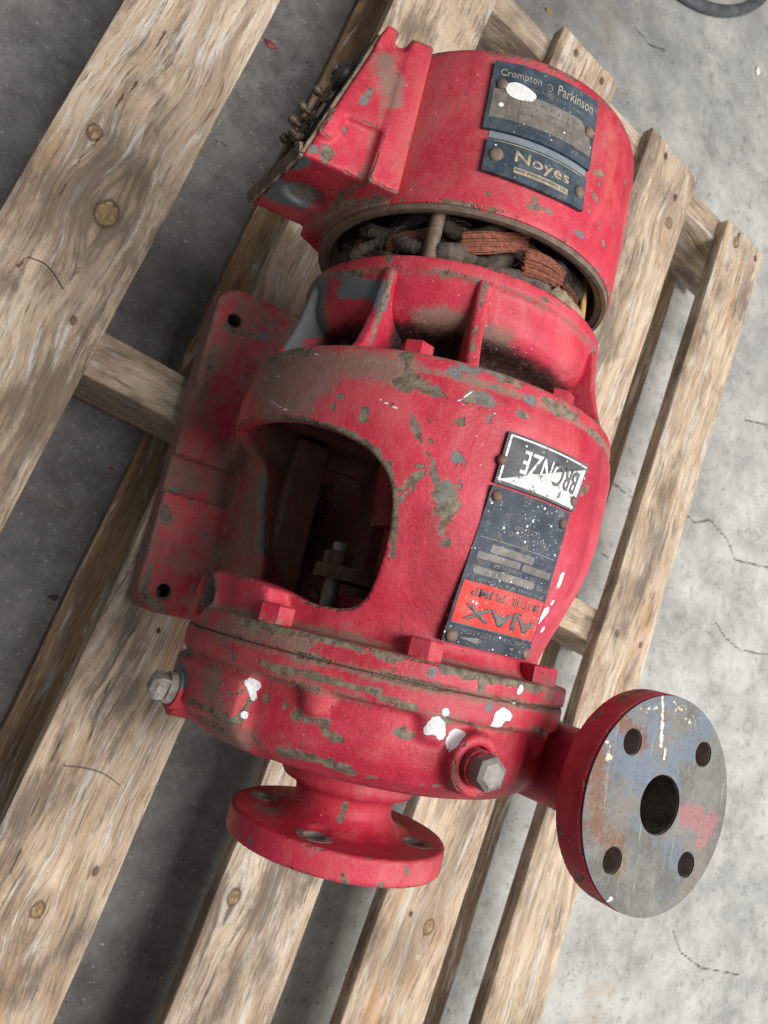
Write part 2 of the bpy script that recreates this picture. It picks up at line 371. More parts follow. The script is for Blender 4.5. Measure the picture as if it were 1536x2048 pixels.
def add_tube(bm, pts, r, n=8, rf=None):
    pts = [Vector(p) for p in pts]; rings = []; u = None
    for i, p in enumerate(pts):
        d = (pts[min(i + 1, len(pts) - 1)] - pts[max(i - 1, 0)]).normalized()
        if u is None: u = d.orthogonal().normalized()
        u = (u - d * u.dot(d)).normalized(); v = d.cross(u)
        rr = rf(i) if rf else r
        rings.append([bm.verts.new(p + (u * math.cos(2 * math.pi * k / n) + v * math.sin(2 * math.pi * k / n)) * rr) for k in range(n)])
    for A, B in zip(rings[:-1], rings[1:]):
        for k in range(n): bm.faces.new([A[k], A[(k + 1) % n], B[(k + 1) % n], B[k]])
    bm.faces.new(list(reversed(rings[0]))); bm.faces.new(rings[-1])
def cast(name, bm, mat, parent, voxel, smooth_it=4, cutters=(), fac=.5):
    """union of the closed shells in bm minus the cutters, with the soft fillets of a casting"""
    bmesh.ops.recalc_face_normals(bm, faces=bm.faces)
    me = bpy.data.meshes.new('t'); bm.to_mesh(me); bm.free()
    o = bpy.data.objects.new('t', me); COL.objects.link(o)
    tmp = []
    rm = o.modifiers.new('r0', 'REMESH'); rm.mode = 'VOXEL'; rm.voxel_size = voxel
    if cutters:
        # cut on the unified solid
        dg = bpy.context.evaluated_depsgraph_get()
        me2 = bpy.data.meshes.new_from_object(o.evaluated_get(dg)); o.modifiers.clear(); o.data = me2
        for cb in cutters:
            bmesh.ops.recalc_face_normals(cb, faces=cb.faces)
            cm = bpy.data.meshes.new('c'); cb.to_mesh(cm); cb.free()
            co = bpy.data.objects.new('c', cm); COL.objects.link(co); tmp.append(co)
            bo = o.modifiers.new('b', 'BOOLEAN'); bo.object = co; bo.operation = 'DIFFERENCE'; bo.solver = 'EXACT'
        rm = o.modifiers.new('r1', 'REMESH'); rm.mode = 'VOXEL'; rm.voxel_size = voxel
    sm = o.modifiers.new('s', 'SMOOTH'); sm.factor = fac; sm.iterations = smooth_it
    dg = bpy.context.evaluated_depsgraph_get()
    res = bpy.data.meshes.new_from_object(o.evaluated_get(dg))
    bpy.data.objects.remove(o)
    for c in tmp: bpy.data.objects.remove(c)
    return me_obj(name, res, mat, parent, 0)
def thing(name, label, cat, loc=(0, 0, 0)):
    e = bpy.data.objects.new(name, None); COL.objects.link(e); e.location = loc
    e.empty_display_size = .05; e['label'] = label; e['category'] = cat; return e
def tag(o, label, cat=None, group=None, kind=None):
    if label: o['label'] = label
    if cat: o['category'] = cat
    if group: o['group'] = group
    if kind: o['kind'] = kind
    return o
def at(px, py, z):              # a picture pixel turned into a point of the level z
    d = CAM_R @ Vector(((px - 768) / FPX, (1024 - py) / FPX, -1)); s = (z - CAM_LOC.z) / d.z
    return CAM_LOC + d * s
def set_attr(o, name, arr):
    a = o.data.attributes.get(name) or o.data.attributes.new(name, 'FLOAT', 'POINT')
    a.data.foreach_set('value', np.asarray(arr, dtype=np.float32))
def verts_np(o):
    a = np.empty(len(o.data.vertices) * 3, dtype=np.float32); o.data.vertices.foreach_get('co', a); return a.reshape(-1, 3)
def seg_field(P, pts, r):
    """1 on the poly-line, 0 at distance r, negative beyond"""
    best = np.full(len(P), 1e9, np.float32)
    if len(pts) == 1: best = np.linalg.norm(P - np.array(pts[0]), axis=1)
    for a, b in zip(pts[:-1], pts[1:]):
        a = np.array(a); b = np.array(b); ab = b - a
        tt = np.clip(((P - a) @ ab) / max(1e-12, ab @ ab), 0, 1)
        best = np.minimum(best, np.linalg.norm(P - (a + tt[:, None] * ab), axis=1))
    return 1 - best / r

# ------------------------------------------------------------------ the floor
def build_floor():
    xs = np.linspace(-.6, 1.4, 470); ys = np.linspace(-.8, 1.5, 540)
    xs = np.concatenate([[-12, -6, -3, -1.6], xs, [2.5, 4, 7, 12]]); ys = np.concatenate([[-12, -6, -3, -1.6], ys, [2.5, 4, 7, 12]])
    X, Y = np.meshgrid(xs, ys); n = len(xs); m_ = len(ys)
    V = np.stack([X.ravel(), Y.ravel(), np.full(X.size, GZ)], 1)
    F = [(j * n + i, j * n + i + 1, (j + 1) * n + i + 1, (j + 1) * n + i) for j in range(m_ - 1) for i in range(n - 1)]
    me = bpy.data.meshes.new('floor'); me.from_pydata(V.tolist(), [], F)
    o = me_obj('floor', me, M['concrete'], None, 0); o['kind'] = 'structure'
    c, s = math.cos(PHI), math.sin(PHI)
    # shade under the pallet painted into the slab, deepening to the left
    xb = V[:, 0] * c + V[:, 1] * s
    slab_shade = 1 / (1 + np.exp((xb - .24) / .075))
    set_attr(o, 'slab_shade', slab_shade * .92)
    cr = np.full(len(V), -1, np.float32)
    lines = [[(1360, 1020), (1390, 1045), (1420, 1040), (1455, 1080), (1470, 1120), (1536, 1135)],
             [(1425, 1235), (1450, 1275), (1480, 1300), (1536, 1310)],
             [(1225, 965), (1255, 990), (1275, 1000)], [(1200, 1105), (1240, 1130), (1262, 1160)],
             [(1345, 1860), (1362, 1905), (1400, 1935), (1480, 1950)],
             [(1490, 840), (1536, 850)], [(1270, 55), (1300, 90), (1330, 100)]]
    for L in lines: cr = np.maximum(cr, seg_field(V, [at(x, y, GZ) for x, y in L], .0095))
    set_attr(o, 'crack', np.maximum(cr, -1))
build_floor()

# ------------------------------------------------------------------ the pallet
cP, sP = math.cos(PHI), math.sin(PHI)
def pal(x, y, z): return (x * cP - y * sP, x * sP + y * cP, z)
def to_pal(px, py, z=0.0):
    p = at(px, py, z); return p.x * cP + p.y * sP, -p.x * sP + p.y * cP
WOODS = [mat_wood('pallet_wood_pale', (.61, .495, .385), (.43, .32, .225), (.19, .13, .088), 1.3),
         mat_wood('pallet_wood_tan', (.63, .50, .375), (.455, .33, .225), (.21, .14, .09), 5.1),
         mat_wood('pallet_wood_brown', (.40, .265, .155), (.27, .17, .095), (.14, .088, .052), 9.7)]
pallet = thing('pallet', 'weathered wooden pallet of spaced boards under the red pump', 'pallet', (0, 0, GZ))
def plank(name, x0, x1, y0, y1, z0, z1, mat, along='y', knots=(), cracks=(), stains=(), seed=0, rag=(0, 0)):
    """a sawn board: dense skin, worn corners, slightly wavy edges; grain runs along its length"""
    if along == 'y': W0, W1, L0, L1 = x0, x1, y0, y1
    else: W0, W1, L0, L1 = y0, y1, x0, x1
    wid = W1 - W0; th = z1 - z0; bv = min(.0022, th * .2)
    nt = max(8, int(wid / .0042))
    sec = [(0, bv * .3 - 0), ]
    top = [(bv + (wid - 2 * bv) * i / nt, th) for i in range(nt + 1)]
    sec = [(0, 0), (0, th * .5), (0, th - bv), (bv * .3, th - bv * .3)] + top + [(wid - bv * .3, th - bv * .3), (wid, th - bv), (wid, th * .5), (wid, 0)]
    nl = max(4, int((L1 - L0) / .0055)); m = len(sec)
    V = []; gu = []; gv = []
    for j in range(nl + 1):
        f = j / nl; l = L0 + (L1 - L0) * f
        for (a, h) in sec:
            nzz = noise.noise((a * 14 + seed * 3.1, l * 5, seed)) ; n2 = noise.noise((a * 60, l * 24, seed + 7.0))
            e = noise.noise((l * 9, seed * 1.7, 0 if a < wid / 2 else 5)) * .0011
            aa = a + (e if (a < bv * 2 or a > wid - bv * 2) else 0)
            ll = l
            if j == 0: ll += noise.noise((a * 40, seed, 1)) * .003 + rag[0] * a / wid
            if j == nl: ll += noise.noise((a * 40, seed, 2)) * .004 + rag[1] * a / wid
            hh = h + (nzz * .0011 + n2 * .0005 if h > th * .8 else 0)
            wv = W0 + aa
            p = pal(wv, ll, z0 + hh) if along == 'y' else pal(ll, wv, z0 + hh)
            V.append(p); gu.append(W0 + a + (h - th) * .8 + seed * .37); gv.append(l + seed * .81)
    F = []
    for j in range(nl):
        for i in range(m):
            F.append((j * m + i, j * m + (i + 1) % m, (j + 1) * m + (i + 1) % m, (j + 1) * m + i))
    F.append(tuple(range(m - 1, -1, -1))); F.append(tuple(nl * m + i for i in range(m)))
    me = bpy.data.meshes.new(name); me.from_pydata(V, [], F); me.update()
    bm = bmesh.new(); bm.from_mesh(me); bmesh.ops.recalc_face_normals(bm, faces=bm.faces); bm.to_mesh(me); bm.free()
    o = me_obj(name, me, mat, pallet, 40)
    o.matrix_parent_inverse = Matrix.Translation((0, 0, -GZ))
    P = np.array(V, np.float32); gu = np.array(gu); gv = np.array(gv)
    pl = np.stack([P[:, 0] * cP + P[:, 1] * sP, -P[:, 0] * sP + P[:, 1] * cP], 1)
    if along == 'x': pl = pl[:, ::-1]
    kn = np.zeros(len(P)); u = pl[:, 0].copy(); v = pl[:, 1].copy()
    for (ku, kv, kr) in knots:
        du = u - ku; dv = v - kv
        q = np.exp(-(dv / (kr * 3.2)) ** 2)
        gu += -np.sign(du) * kr * 1.25 * q * np.exp(-np.abs(du) / (kr * 2.4))
        d = np.sqrt((du / kr) ** 2 + (dv / (kr * 1.25)) ** 2)
        kn = np.maximum(kn, np.clip(1.5 - d, 0, 3) / 1.5 * .9 + .0)
    set_attr(o, 'gu', gu); set_attr(o, 'gv', gv); set_attr(o, 'kn', kn)
    ck = np.full(len(P), -1.0)
    for L, r in cracks: ck = np.maximum(ck, seg_field(P, [at(x, y, z1) for x, y in L], r))
    set_attr(o, 'crack', np.maximum(ck, -1))
    st = np.zeros(len(P))
    for (sx, sy, r, k) in stains: st = np.maximum(st, k * np.clip(seg_field(P, [at(sx, sy, z1)], r), 0, 1))
    set_attr(o, 'stain', st)
    return o
def nail(board, px, py, z=0.0005, r=.0035, deep=True):
    p = at(px, py, z); bm = bmesh.new()
    a = random.uniform(0, 3); k = 9
    pts = [(p.x + r * (.8 + .4 * random.random()) * math.cos(a + 2 * math.pi * i / k) * .8, p.y + r * (1 + .5 * random.random()) * math.sin(a + 2 * math.pi * i / k), p.z) for i in range(k)]
    add_loft(bm, [[(x, y, zz - .004) for x, y, zz in pts], pts, [((x + p.x) / 2, (y + p.y) / 2, zz + .0006) for x, y, zz in pts]])
    o = bm_obj('nail', bm, M['rust'], board, 60); o.matrix_parent_inverse = board.matrix_world.inverted() if False else Matrix.Translation((0, 0, 0))
    return o
def kn(px, py, r): x, y = to_pal(px, py); return (x, y, r)
T = .018
b1 = plank('deck_board', -.3373, -.2267, -.52, .785, -T, 0, WOODS[0], knots=[kn(213, 428, .0125), kn(188, 266, .0075)],
           cracks=[([(205, 250), (235, 205), (290, 150), (330, 60)], .0028), ([(200, 275), (140, 340), (110, 420)], .0025), ([(60, 510), (20, 545)], .003), ([(300, 330), (312, 390)], .002)],
           stains=[(255, 300, .045, .35), (215, 440, .03, .4), (10, 560, .012, .8), (20, 950, .01, .8), (145, 640, .006, .9), (180, 560, .05, .25)], seed=1)
b2 = plank('deck_board', -.1281, -.0207, -.52, .785, -T, 0, WOODS[1], knots=[kn(75, 1820, .007)],
           cracks=[([(150, 1400), (60, 1640), (20, 1760)], .0022), ([(240, 1300), (150, 1560)], .0016), ([(40, 1690), (0, 1810)], .002)],
           stains=[(210, 1230, .07, .3), (190, 1740, .006, .9), (320, 1390, .035, .5), (560, 590, .05, .6), (100, 1990, .06, .3), (60, 1640, .05, .28), (165, 1880, .035, .4)], seed=2)
b3 = plank('deck_board', .0737, .1795, -.52, .79, -T, 0, WOODS[0], knots=[kn(468, 1795, .008)],
           cracks=[([(520, 1640), (470, 1780)], .0016), ([(590, 1880), (540, 2040)], .0018)],
           stains=[(440, 1990, .05, .3), (440, 1800, .03, .3), (1200, 200, .04, .3)], seed=3, rag=(0, -.002))
b4 = plank('deck_board', .2576, .3635, -.52, .785, -T, 0, WOODS[1], knots=[kn(858, 1855, .0085), kn(1338, 445, .008)],
           cracks=[([(800, 1880), (760, 1990)], .002), ([(1290, 480), (1240, 700)], .0016)],
           stains=[(790, 1900, .05, .5), (1330, 390, .03, .5), (880, 1740, .05, .3), (1350, 300, .03, .35)], seed=4, rag=(0, -.012))
b5 = plank('deck_board', .4446, .5387, -.52, .77, -T, 0, WOODS[1], knots=[kn(1472, 485, .009)],
           cracks=[([(1495, 470), (1405, 820), (1330, 1080), (1270, 1260), (1200, 1480)], .0016), ([(1470, 480), (1475, 520)], .003)],
           stains=[(1300, 1090, .06, .45), (1250, 1200, .05, .4), (1490, 500, .02, .5), (1235, 1270, .006, .9), (1280, 1290, .006, .9), (1030, 1800, .06, .25)], seed=5, rag=(0, .004))
for y0, y1, sd in ((.742, .780, 6), (.1115, .1545, 7), (-.51, -.468, 8)):
    plank('bearer', -.56, .548, y0, y1, -.118, -T - .0004, WOODS[1] if sd == 7 else WOODS[0], along='x', seed=sd,
          stains=[(225, 700, .03, .7), (345, 770, .006, .9)] if sd == 7 else [(1030, 30, .02, .4)])
plank('bottom_board', -.141, -.045, -.53, .785, GZ + .001, -.1184, WOODS[2], seed=11, stains=[(60, 1560, .1, .5)])
plank('bottom_board', .405, .503, -.53, .785, GZ + .001, -.1184, WOODS[2], seed=12)
plank('bottom_board', -.47, -.37, -.53, .785, GZ + .001, -.1184, WOODS[2], seed=13) if False else None
for b, pts in ((b3, [(1152, 106, .005), (1204, 162, .005)]), (b4, [(1332, 312, .0045), (1352, 395, .004)]),
               (b5, [(1478, 470, .004), (1511, 517, .0045), (1235, 1268, .0038), (1281, 1290, .0038)]),
               (b1, [(147, 641, .0035)]), (b2, [(192, 1744, .0033), (333, 1208, .0) if False else (318, 1262, .002)]), (b4, [(822, 1828, .0028)])):
    for (x, y, r) in pts: nail(b, x, y, r=r)

# ================================================================== the pump
pump = thing('motor_pump', 'chipped red cast iron motor pump with bare flanges lying on the pallet', 'pump')
PAINTED = []
def red(o): PAINTED.append(o); return o

# ---- foot
bm = bmesh.new()
def rrect(x0, x1, y0, y1, r, z, k=8):
    out = []
    for cx, cy, a0 in ((x1 - r, y1 - r, 0), (x0 + r, y1 - r, 90), (x0 + r, y0 + r, 180), (x1 - r, y0 + r, 270)):
        for i in range(k + 1):
            a = math.radians(a0 + 90 * i / k); out.append((cx + r * math.cos(a), cy + r * math.sin(a), z))
    return out
add_loft(bm, [rrect(-.122, .122, -.038, .258, .02, .0), rrect(-.122, .122, -.038, .258, .02, .029)])
add_box(bm, (-.0765, .104, .02), (.0765, .148, .044))
add_hull(bm, [(x, y, .02) for x in (-.062, .062) for y in (-.02, .132)] + [(x, y, .13) for x in (-.055, .055) for y in (-.014, .124)])
cut = []
for (x, y) in ((-.1031, .229), (-.0998, -.0184), (.1031, .229), (.0998, -.0184)):
    cb = bmesh.new(); add_cyl(cb, (x, y, -.01), (x, y, .06), .0068, n=24); cut.append(cb)
cb = bmesh.new(); add_box(cb, (-.14, .064, .0212), (-.063, .0965, .06)); cut.append(cb)
cb = bmesh.new(); add_box(cb, (-.026, -.1, .05), (.026, .2, .2)); cut.append(cb)
foot = red(cast('foot', bm, M['red'], pump, .0016, 3, cut))

# ---- bracket (lantern) between pump and motor
PB = [(-.0172, .1275), (-.0172, .112), (-.012, .1075), (-.006, .1066), (.0, .108), (.02, .1152), (.04, .1222), (.06, .1275), (.08, .130), (.118, .1308), (.128, .1292), (.1335, .1275), (.1345, .1266), (.1352, .1275), (.1355, .1280), (.142, .1272), (.1455, .1255)]
inner = [(.1455, .094), (.128, .094), (.1275, .119), (.08, .1205), (.06, .118), (.04, .1125), (.02, .1055), (.0, .098), (-.006, .0965), (-.018, .0965), (-.018, .052), (-.0305, .052), (-.0305, .1272)]
bm = bmesh.new(); add_revolve(bm, [(-.0305, .1272), (-.0300, .1278), (-.0180, .1278)] + PB[1:] + inner[:-1], 160)
# boss with the tapped port, facing -X
add_loft(bm, [[cylpt(r, th, y) for y, r in ((-.0190, .100), (-.0190, .1272 if th > 84 else .1200), (yt - .010, .1275 if th > 84 else .1252), (yt - .004, .1272 if th > 84 else .1245), (yt, .1225), (yt + .0006, .100))]
              for th, yt in ((61, -.0135), (62.5, -.008), (64, .001), (66, .0060), (69, .0080), (75, .0085), (82, .0082), (88, .0072), (94, .0055), (100, .003), (104, -.003), (106, -.0135))])
def win_cutter(pts, mir=1, r0=.06, r1=.18):
    cb = bmesh.new(); A = [cylpt(r0, th * mir, y) for th, y in pts]; B = [cylpt(r1, th * mir, y) for th, y in pts]
    a = [cb.verts.new(p) for p in A]; b = [cb.verts.new(p) for p in B]; n = len(a)
    for i in range(n): cb.faces.new([a[i], a[(i + 1) % n], b[(i + 1) % n], b[i]])
    cb.faces.new(a); cb.faces.new(list(reversed(b)))
    bmesh.ops.triangulate(cb, faces=[f for f in cb.faces if len(f.verts) > 4])
    return cb
def catmull(pts, k=5):
    out = []; n = len(pts)
    for i in range(n):
        p0, p1, p2, p3 = (pts[(i + d) % n] for d in (-1, 0, 1, 2))
        for j in range(k):
            t = j / k
            out.append(tuple(.5 * (2 * b + (c - a) * t + (2 * a - 5 * b + 4 * c - d) * t * t + (3 * b - a - 3 * c + d) * t ** 3) for a, b, c, d in zip(p0, p1, p2, p3)))
    return out
WIN = catmull([(36.0, .0255), (35.5, .047), (37.3, .0676), (42.5, .0817), (51.1, .0906), (65, .0968), (80, .0985), (100, .099), (125, .098), (138, .094), (143, .082),
       (144, .06), (144, .035), (143, .016), (138, .006), (122, .002), (100, .002), (84, .0045), (69.6, .0027), (54.9, -.0023), (43.7, -.0007), (38.4, .007)])
cut = [win_cutter(WIN, 1), win_cutter(WIN, -1)]
cb = bmesh.new(); add_box(cb, (-.028, .004, 0), (.028, .112, ZC - .05)); cut.append(cb)
cb = bmesh.new(); add_cyl(cb, (-.16, -.0108, ZC - .006), (-.104, -.0108, ZC - .006), .0132, n=28); cut.append(cb)
bracket = red(cast('bracket', bm, M['red'], pump, .0014, 4, cut))

# ---- inside the bracket: shaft, stuffing box, gland and studs
bm = bmesh.new(); add_revolve(bm, [(-.02, .045), (.008, .045), (.0085, .044), (.0085, .001), (-.02, .001)], 48)
red(bm_obj('stuffing_box', bm, M['red'], pump))
bm = bmesh.new(); add_revolve(bm, dense([(.027, .014), (.06, .014), (.06, .024), (.135, .030), (.135, .001), (.027, .001)], .004), 48)
red(bm_obj('shaft_sleeve', bm, M['red'], pump))
bm = bmesh.new()
sec = []
for yy in (.0165, .0255):
    ring = []
    for i in range(48):
        a = 2 * math.pi * i / 48; rr = .030 + .033 * abs(math.cos(a)) ** 5
        q = cylpt(rr, math.degrees(a) + 82, yy); ring.append(q)
    sec.append(ring)
add_loft(bm, sec); bm_obj('gland_plate', bm, M['rust'], pump)
for s in (0, 180):
    bm = bmesh.new(); c0 = cylpt(.05, 82 + s, -.017); add_cyl(bm, c0, c0 + Vector((0, .058, 0)), .0052, n=16, bev=.0008)
    st = bm_obj('stud', bm, M['oldsteel'], pump)
    bm = bmesh.new(); add_hex(bm, cylpt(.05, 82 + s, .0256), (0, 1, 0), .017, .0095, .4); bm_obj('nut', bm, M['rust'], st)
bm = bmesh.new()
for i in range(420):
    x = random.gauss(-.008, .012); y = random.uniform(.008, .108); z = .034 + abs(random.gauss(0, .012)) + .012
    a = random.uniform(0, 3.14); l = random.uniform(.002, .008); d = Vector((math.cos(a) * l, math.sin(a) * l, random.uniform(-.5, .5) * l)); s = d.orthogonal().normalized() * random.uniform(.0005, .0014)
    p = Vector((max(-.0245, min(.0245, x)), y, z)); k = d.cross(s).normalized() * .0004
    add_hull(bm, [p - d - s, p - d + s, p + d + s * .6, p + d - s * .6, p + k, p - k])
tag(bm_obj('shavings', bm, M['debris'], pump, 0), 'sooty shavings caught in the bottom of the bracket', kind='stuff')

# ---- volute casing
bm = bmesh.new()
def volr(s, r, a):
    th = math.degrees(a)
    if th > 180: th -= 360
    k = max(0.0, min(1.0, (th - 60) / 4.0)) if th > 0 else 0.0
    if th > 150: k = max(0.0, 1 - (th - 150) / 12)
    if s < -.046 and r > .07:
        base = r
        pad = .1285 if s > -.0785 else r + .004
        return base * (1 - k) + max(base, pad) * k
    return r
prof = [(-.0305, .001), (-.0305, .1265), (-.031, .1272), (-.0440, .1272), (-.0452, .1262), (-.0456, .1205), (-.052, .1215), (-.064, .1222), (-.074, .1205), (-.083, .1150), (-.0890, .106), (-.0925, .094), (-.0945, .075), (-.0955, .047), (-.0965, .001)]
add_revolve(bm, dense(prof, .004), 192, closed=False, rfun=volr)
# second half of the flange ring bulges where the scroll passes under it, boss lobes between the bolts
for th in (14, -26, 44):
    c0 = cylpt(.1165, th, -.046); add_cyl(bm, c0, c0 + Vector((0, -.012, 0)), .0115, .009, 24)
# scroll and its tangential outlet
for i in range(14):
    f = i / 13
    add_cyl(bm, (.098 - .001 * f, -.0663, ZC - .05 + .045 * f), (.098, -.0663, ZC - .005 + .1 * f), .027 + .006 * (1 - f), .0262, 32) if i in (0, 13) else None
# plug bosses
add_cyl(bm, (-.004, -.0655, ZC + .10), (-.004, -.0655, ZC + .1305), .019, .0165, 32)
add_cyl(bm, (-.095, -.0715, ZC - .010), (-.1295, -.0715, ZC - .010), .0165, .0145, 32)
cut = []
for th in (58.5,):
    cb = bmesh.new(); A = []
    add_box(cb, (-1, -1, -1), (-.999, -.999, -.999)); cut.append(cb)
# shallow machined groove beside the joint, from the left pad to the outlet
cb = bmesh.new(); add_cyl(cb, (-.004, -.0655, ZC + .1185), (-.004, -.0655, ZC + .15), .0102, n=28); cut.append(cb)
casing = red(cast('casing', bm, M['red'], pump, .0014, 3, cut))

# ---- suction flange with its neck
bm = bmesh.new()
prof = [(-.092, .001), (-.092, .0455), (-.108, .0455), (-.1115, .043), (-.1135, .037), (-.116, .0335), (-.121, .0325), (-.127, .0335), (-.1315, .038), (-.1345, .045), (-.1352, .048), (-.1352, .0712), (-.1362, .0721), (-.1502, .0721), (-.1512, .0712), (-.1512, .001)]
add_revolve(bm, prof, 160, closed=False)
cut = []
for a in (45, 135, 225, 315):
    c0 = cylpt(.052, a, -.17); cb = bmesh.new(); add_cyl(cb, c0, c0 + Vector((0, .06, 0)), .0078, n=24); cut.append(cb)
    c0 = cylpt(.052, a, -.1347); cb = bmesh.new(); add_cyl(cb, c0, c0 + Vector((0, .008, 0)), .0125, n=28); cut.append(cb)
cb = bmesh.new(); add_cyl(cb, (0, -.17, ZC), (0, -.11, ZC), .020, n=32); cut.append(cb)
suction = red(cast('suction_flange', bm, M['red'], pump, .0012, 2, cut))

# ---- discharge flange
DX, DY, DZ = .098, -.0663, .3902
bm = bmesh.new()
prof = [(-.085, .001), (-.085, .0262), (-.033, .0262), (-.0225, .030), (-.0195, .035), (-.0192, .0590), (-.0182, .0600), (-.0012, .0600), (-.0003, .0592), (-.0003, .001)]
add_revolve(bm, prof, 160, closed=False, org=(DX, DY, DZ), axis='Z')
cut = []
HOLES = [(-.0308, .0308), (.0308, .0308), (-.0308, -.0308), (.0308, -.0308)]
for (hx, hy) in HOLES:
    cb = bmesh.new(); add_cyl(cb, (DX + hx, DY + hy, DZ - .05), (DX + hx, DY + hy, DZ + .02), .0076, n=28); cut.append(cb)
cb = bmesh.new(); add_cyl(cb, (DX, DY, DZ - .07), (DX, DY, DZ + .02), .0168, n=36); cut.append(cb)
disch = red(cast('discharge_flange', bm, M['red'], pump, .0012, 2, cut))
# bare raised joint face, a thin skin with the holes left open
def disc_face():
    N = 150; bm = bmesh.new(); g = {}
    import itertools
    me = bpy.data.meshes.new('bare_joint_face')
    bmx = bmesh.new(); vs = bmesh.ops.create_grid(bmx, x_segments=N, y_segments=N, size=.0608)['verts']
    bmesh.ops.translate(bmx, vec=(DX, DY, DZ), verts=bmx.verts)
    dead = []
    def hole_r(x, y): return min([math.hypot(x - hx, y - hy) - .0073 for hx, hy in HOLES] + [math.hypot(x, y) - .0164])
    for v in bmx.verts:
        x, y = v.co.x - DX, v.co.y - DY; R = math.hypot(x, y)
        if R > .0592: dead.append(v)
        elif hole_r(x, y) < 0: dead.append(v)
    bmesh.ops.delete(bmx, geom=dead, context='VERTS')
    for v in bmx.verts:          # pull the border on to the true circles
        if v.is_boundary:
            x, y = v.co.x - DX, v.co.y - DY; R = math.hypot(x, y)
            if R > .055: v.co.x = DX + x / R * .0595; v.co.y = DY + y / R * .0595
            else:
                c = min([(hx, hy, .0073) for hx, hy in HOLES] + [(0, 0, .0164)], key=lambda h: abs(math.hypot(x - h[0], y - h[1]) - h[2]))
                d = math.hypot(x - c[0], y - c[1]); v.co.x = DX + c[0] + (x - c[0]) / d * c[2]; v.co.y = DY + c[1] + (y - c[1]) / d * c[2]
    top = bmx.faces[:]
    ret = bmesh.ops.extrude_face_region(bmx, geom=top)
    ev = [e for e in ret['geom'] if isinstance(e, bmesh.types.BMVert)]
    bmesh.ops.translate(bmx, vec=(0, 0, .0006), verts=ev)
    return bm_obj('bare_joint_face', bmx, M['face'], disch, 40)
face = disc_face()
for (hx, hy) in HOLES:
    bm = bmesh.new(); add_revolve(bm, [(-.0205, .0078), (-.0004, .0078), (-.0004, .0071), (-.0205, .0071)], 28, org=(DX + hx, DY + hy, DZ), axis='Z'); bm_obj('bolt_hole_wall', bm, M['oldsteel'], disch)
for a in (45, 135, 225, 315):
    c0 = cylpt(.052, a, 0); bm = bmesh.new(); add_revolve(bm, [(-.1512, .0079), (-.1360, .0079), (-.1357, .0120), (-.1350, .0120), (-.1352, .0072), (-.1512, .0072)], 28, org=(c0.x, 0, c0.z)); bm_obj('bolt_hole_wall', bm, M['grime_shade'], suction)
for (x, y) in ((-.1031, .229), (-.0998, -.0184)):
    bm = bmesh.new(); add_revolve(bm, [(.001, .0070), (.0285, .0070), (.0285, .0061), (.001, .0061)], 24, org=(x, y, 0), axis='Z'); bm_obj('bolt_hole_wall', bm, M['rust'], foot)
bm = bmesh.new(); add_revolve(bm, [(-.1235, .0135), (-.105, .0135), (-.105, .0005), (-.107, .0005), (-.107, .0120), (-.1235, .0126)], 28, org=(0, -.0108, ZC - .006), axis='X'); bm_obj('port_thread', bm, M['grime_shade'], bracket)
bm = bmesh.new(); add_revolve(bm, [(-.040, .0002), (-.040, .0167), (-.0005, .0167), (-.0005, .0161), (-.034, .0158), (-.0345, .0002)], 48, org=(DX, DY, DZ), axis='Z'); bm_obj('bore', bm, M['bore'], disch)

# ---- motor end shield and its ribs
bm = bmesh.new()
prof = [(.2135, .094), (.2135, .1058), (.2125, .1068), (.2045, .1072), (.2032, .1050), (.2015, .1036), (.188, .1028), (.180, .1000), (.175, .0950), (.172, .0880), (.1700, .0780), (.166, .0720), (.150, .0700), (.146, .0705), (.144, .0720), (.144, .050), (.178, .050), (.180, .085), (.192, .094)]
add_revolve(bm, dense(prof + prof[:1], .004)[:-1], 192)
shield = red(cast('end_shield', bm, M['red'], pump, .0016, 4))
for th, ybot, rb in ((56, .1462, .118), (24, .1462, .118), (-36, .1462, .119), (96, .1462, .118), (150, .1462, .118), (-80, .1462, .118), (-130, .1462, .118)):
    bm = bmesh.new(); t = math.radians(th); tang = Vector((-math.cos(t), 0, -math.sin(t)))
    prof = [(.2052, .097), (.2052, .1062), (.2036, .1078), (.2005, .1080), (.176, .1115), (.160, .1165), (.150, .1205), (.1468, .1232), (.1440, .1232), (.1440, .066), (.172, .066)]
    secs = []
    for k in (-1, -.6, .6, 1):
        hw = .0042 if abs(k) == 1 else .0042
        ring = []
        for (y, r) in prof:
            shrink = .0016 if abs(k) == 1 else 0
            ring.append(cylpt(r - shrink, th, y) + tang * (k * .0042))
        secs.append(ring)
    add_loft(bm, secs)
    o = cast('rib', bm, M['red'], shield, .0011, 5); red(o)
bm = bmesh.new(); add_hex(bm, cylpt(.110, 40, .1458), (0, 1, 0), .0165, .010, .2); red(bm_obj('bolt_head', bm, M['redbolt'], shield, 30))
bm = bmesh.new(); add_hex(bm, cylpt(.110, -10, .1458), (0, 1, 0), .0165, .010, .5); red(bm_obj('bolt_head', bm, M['redbolt'], shield, 30))

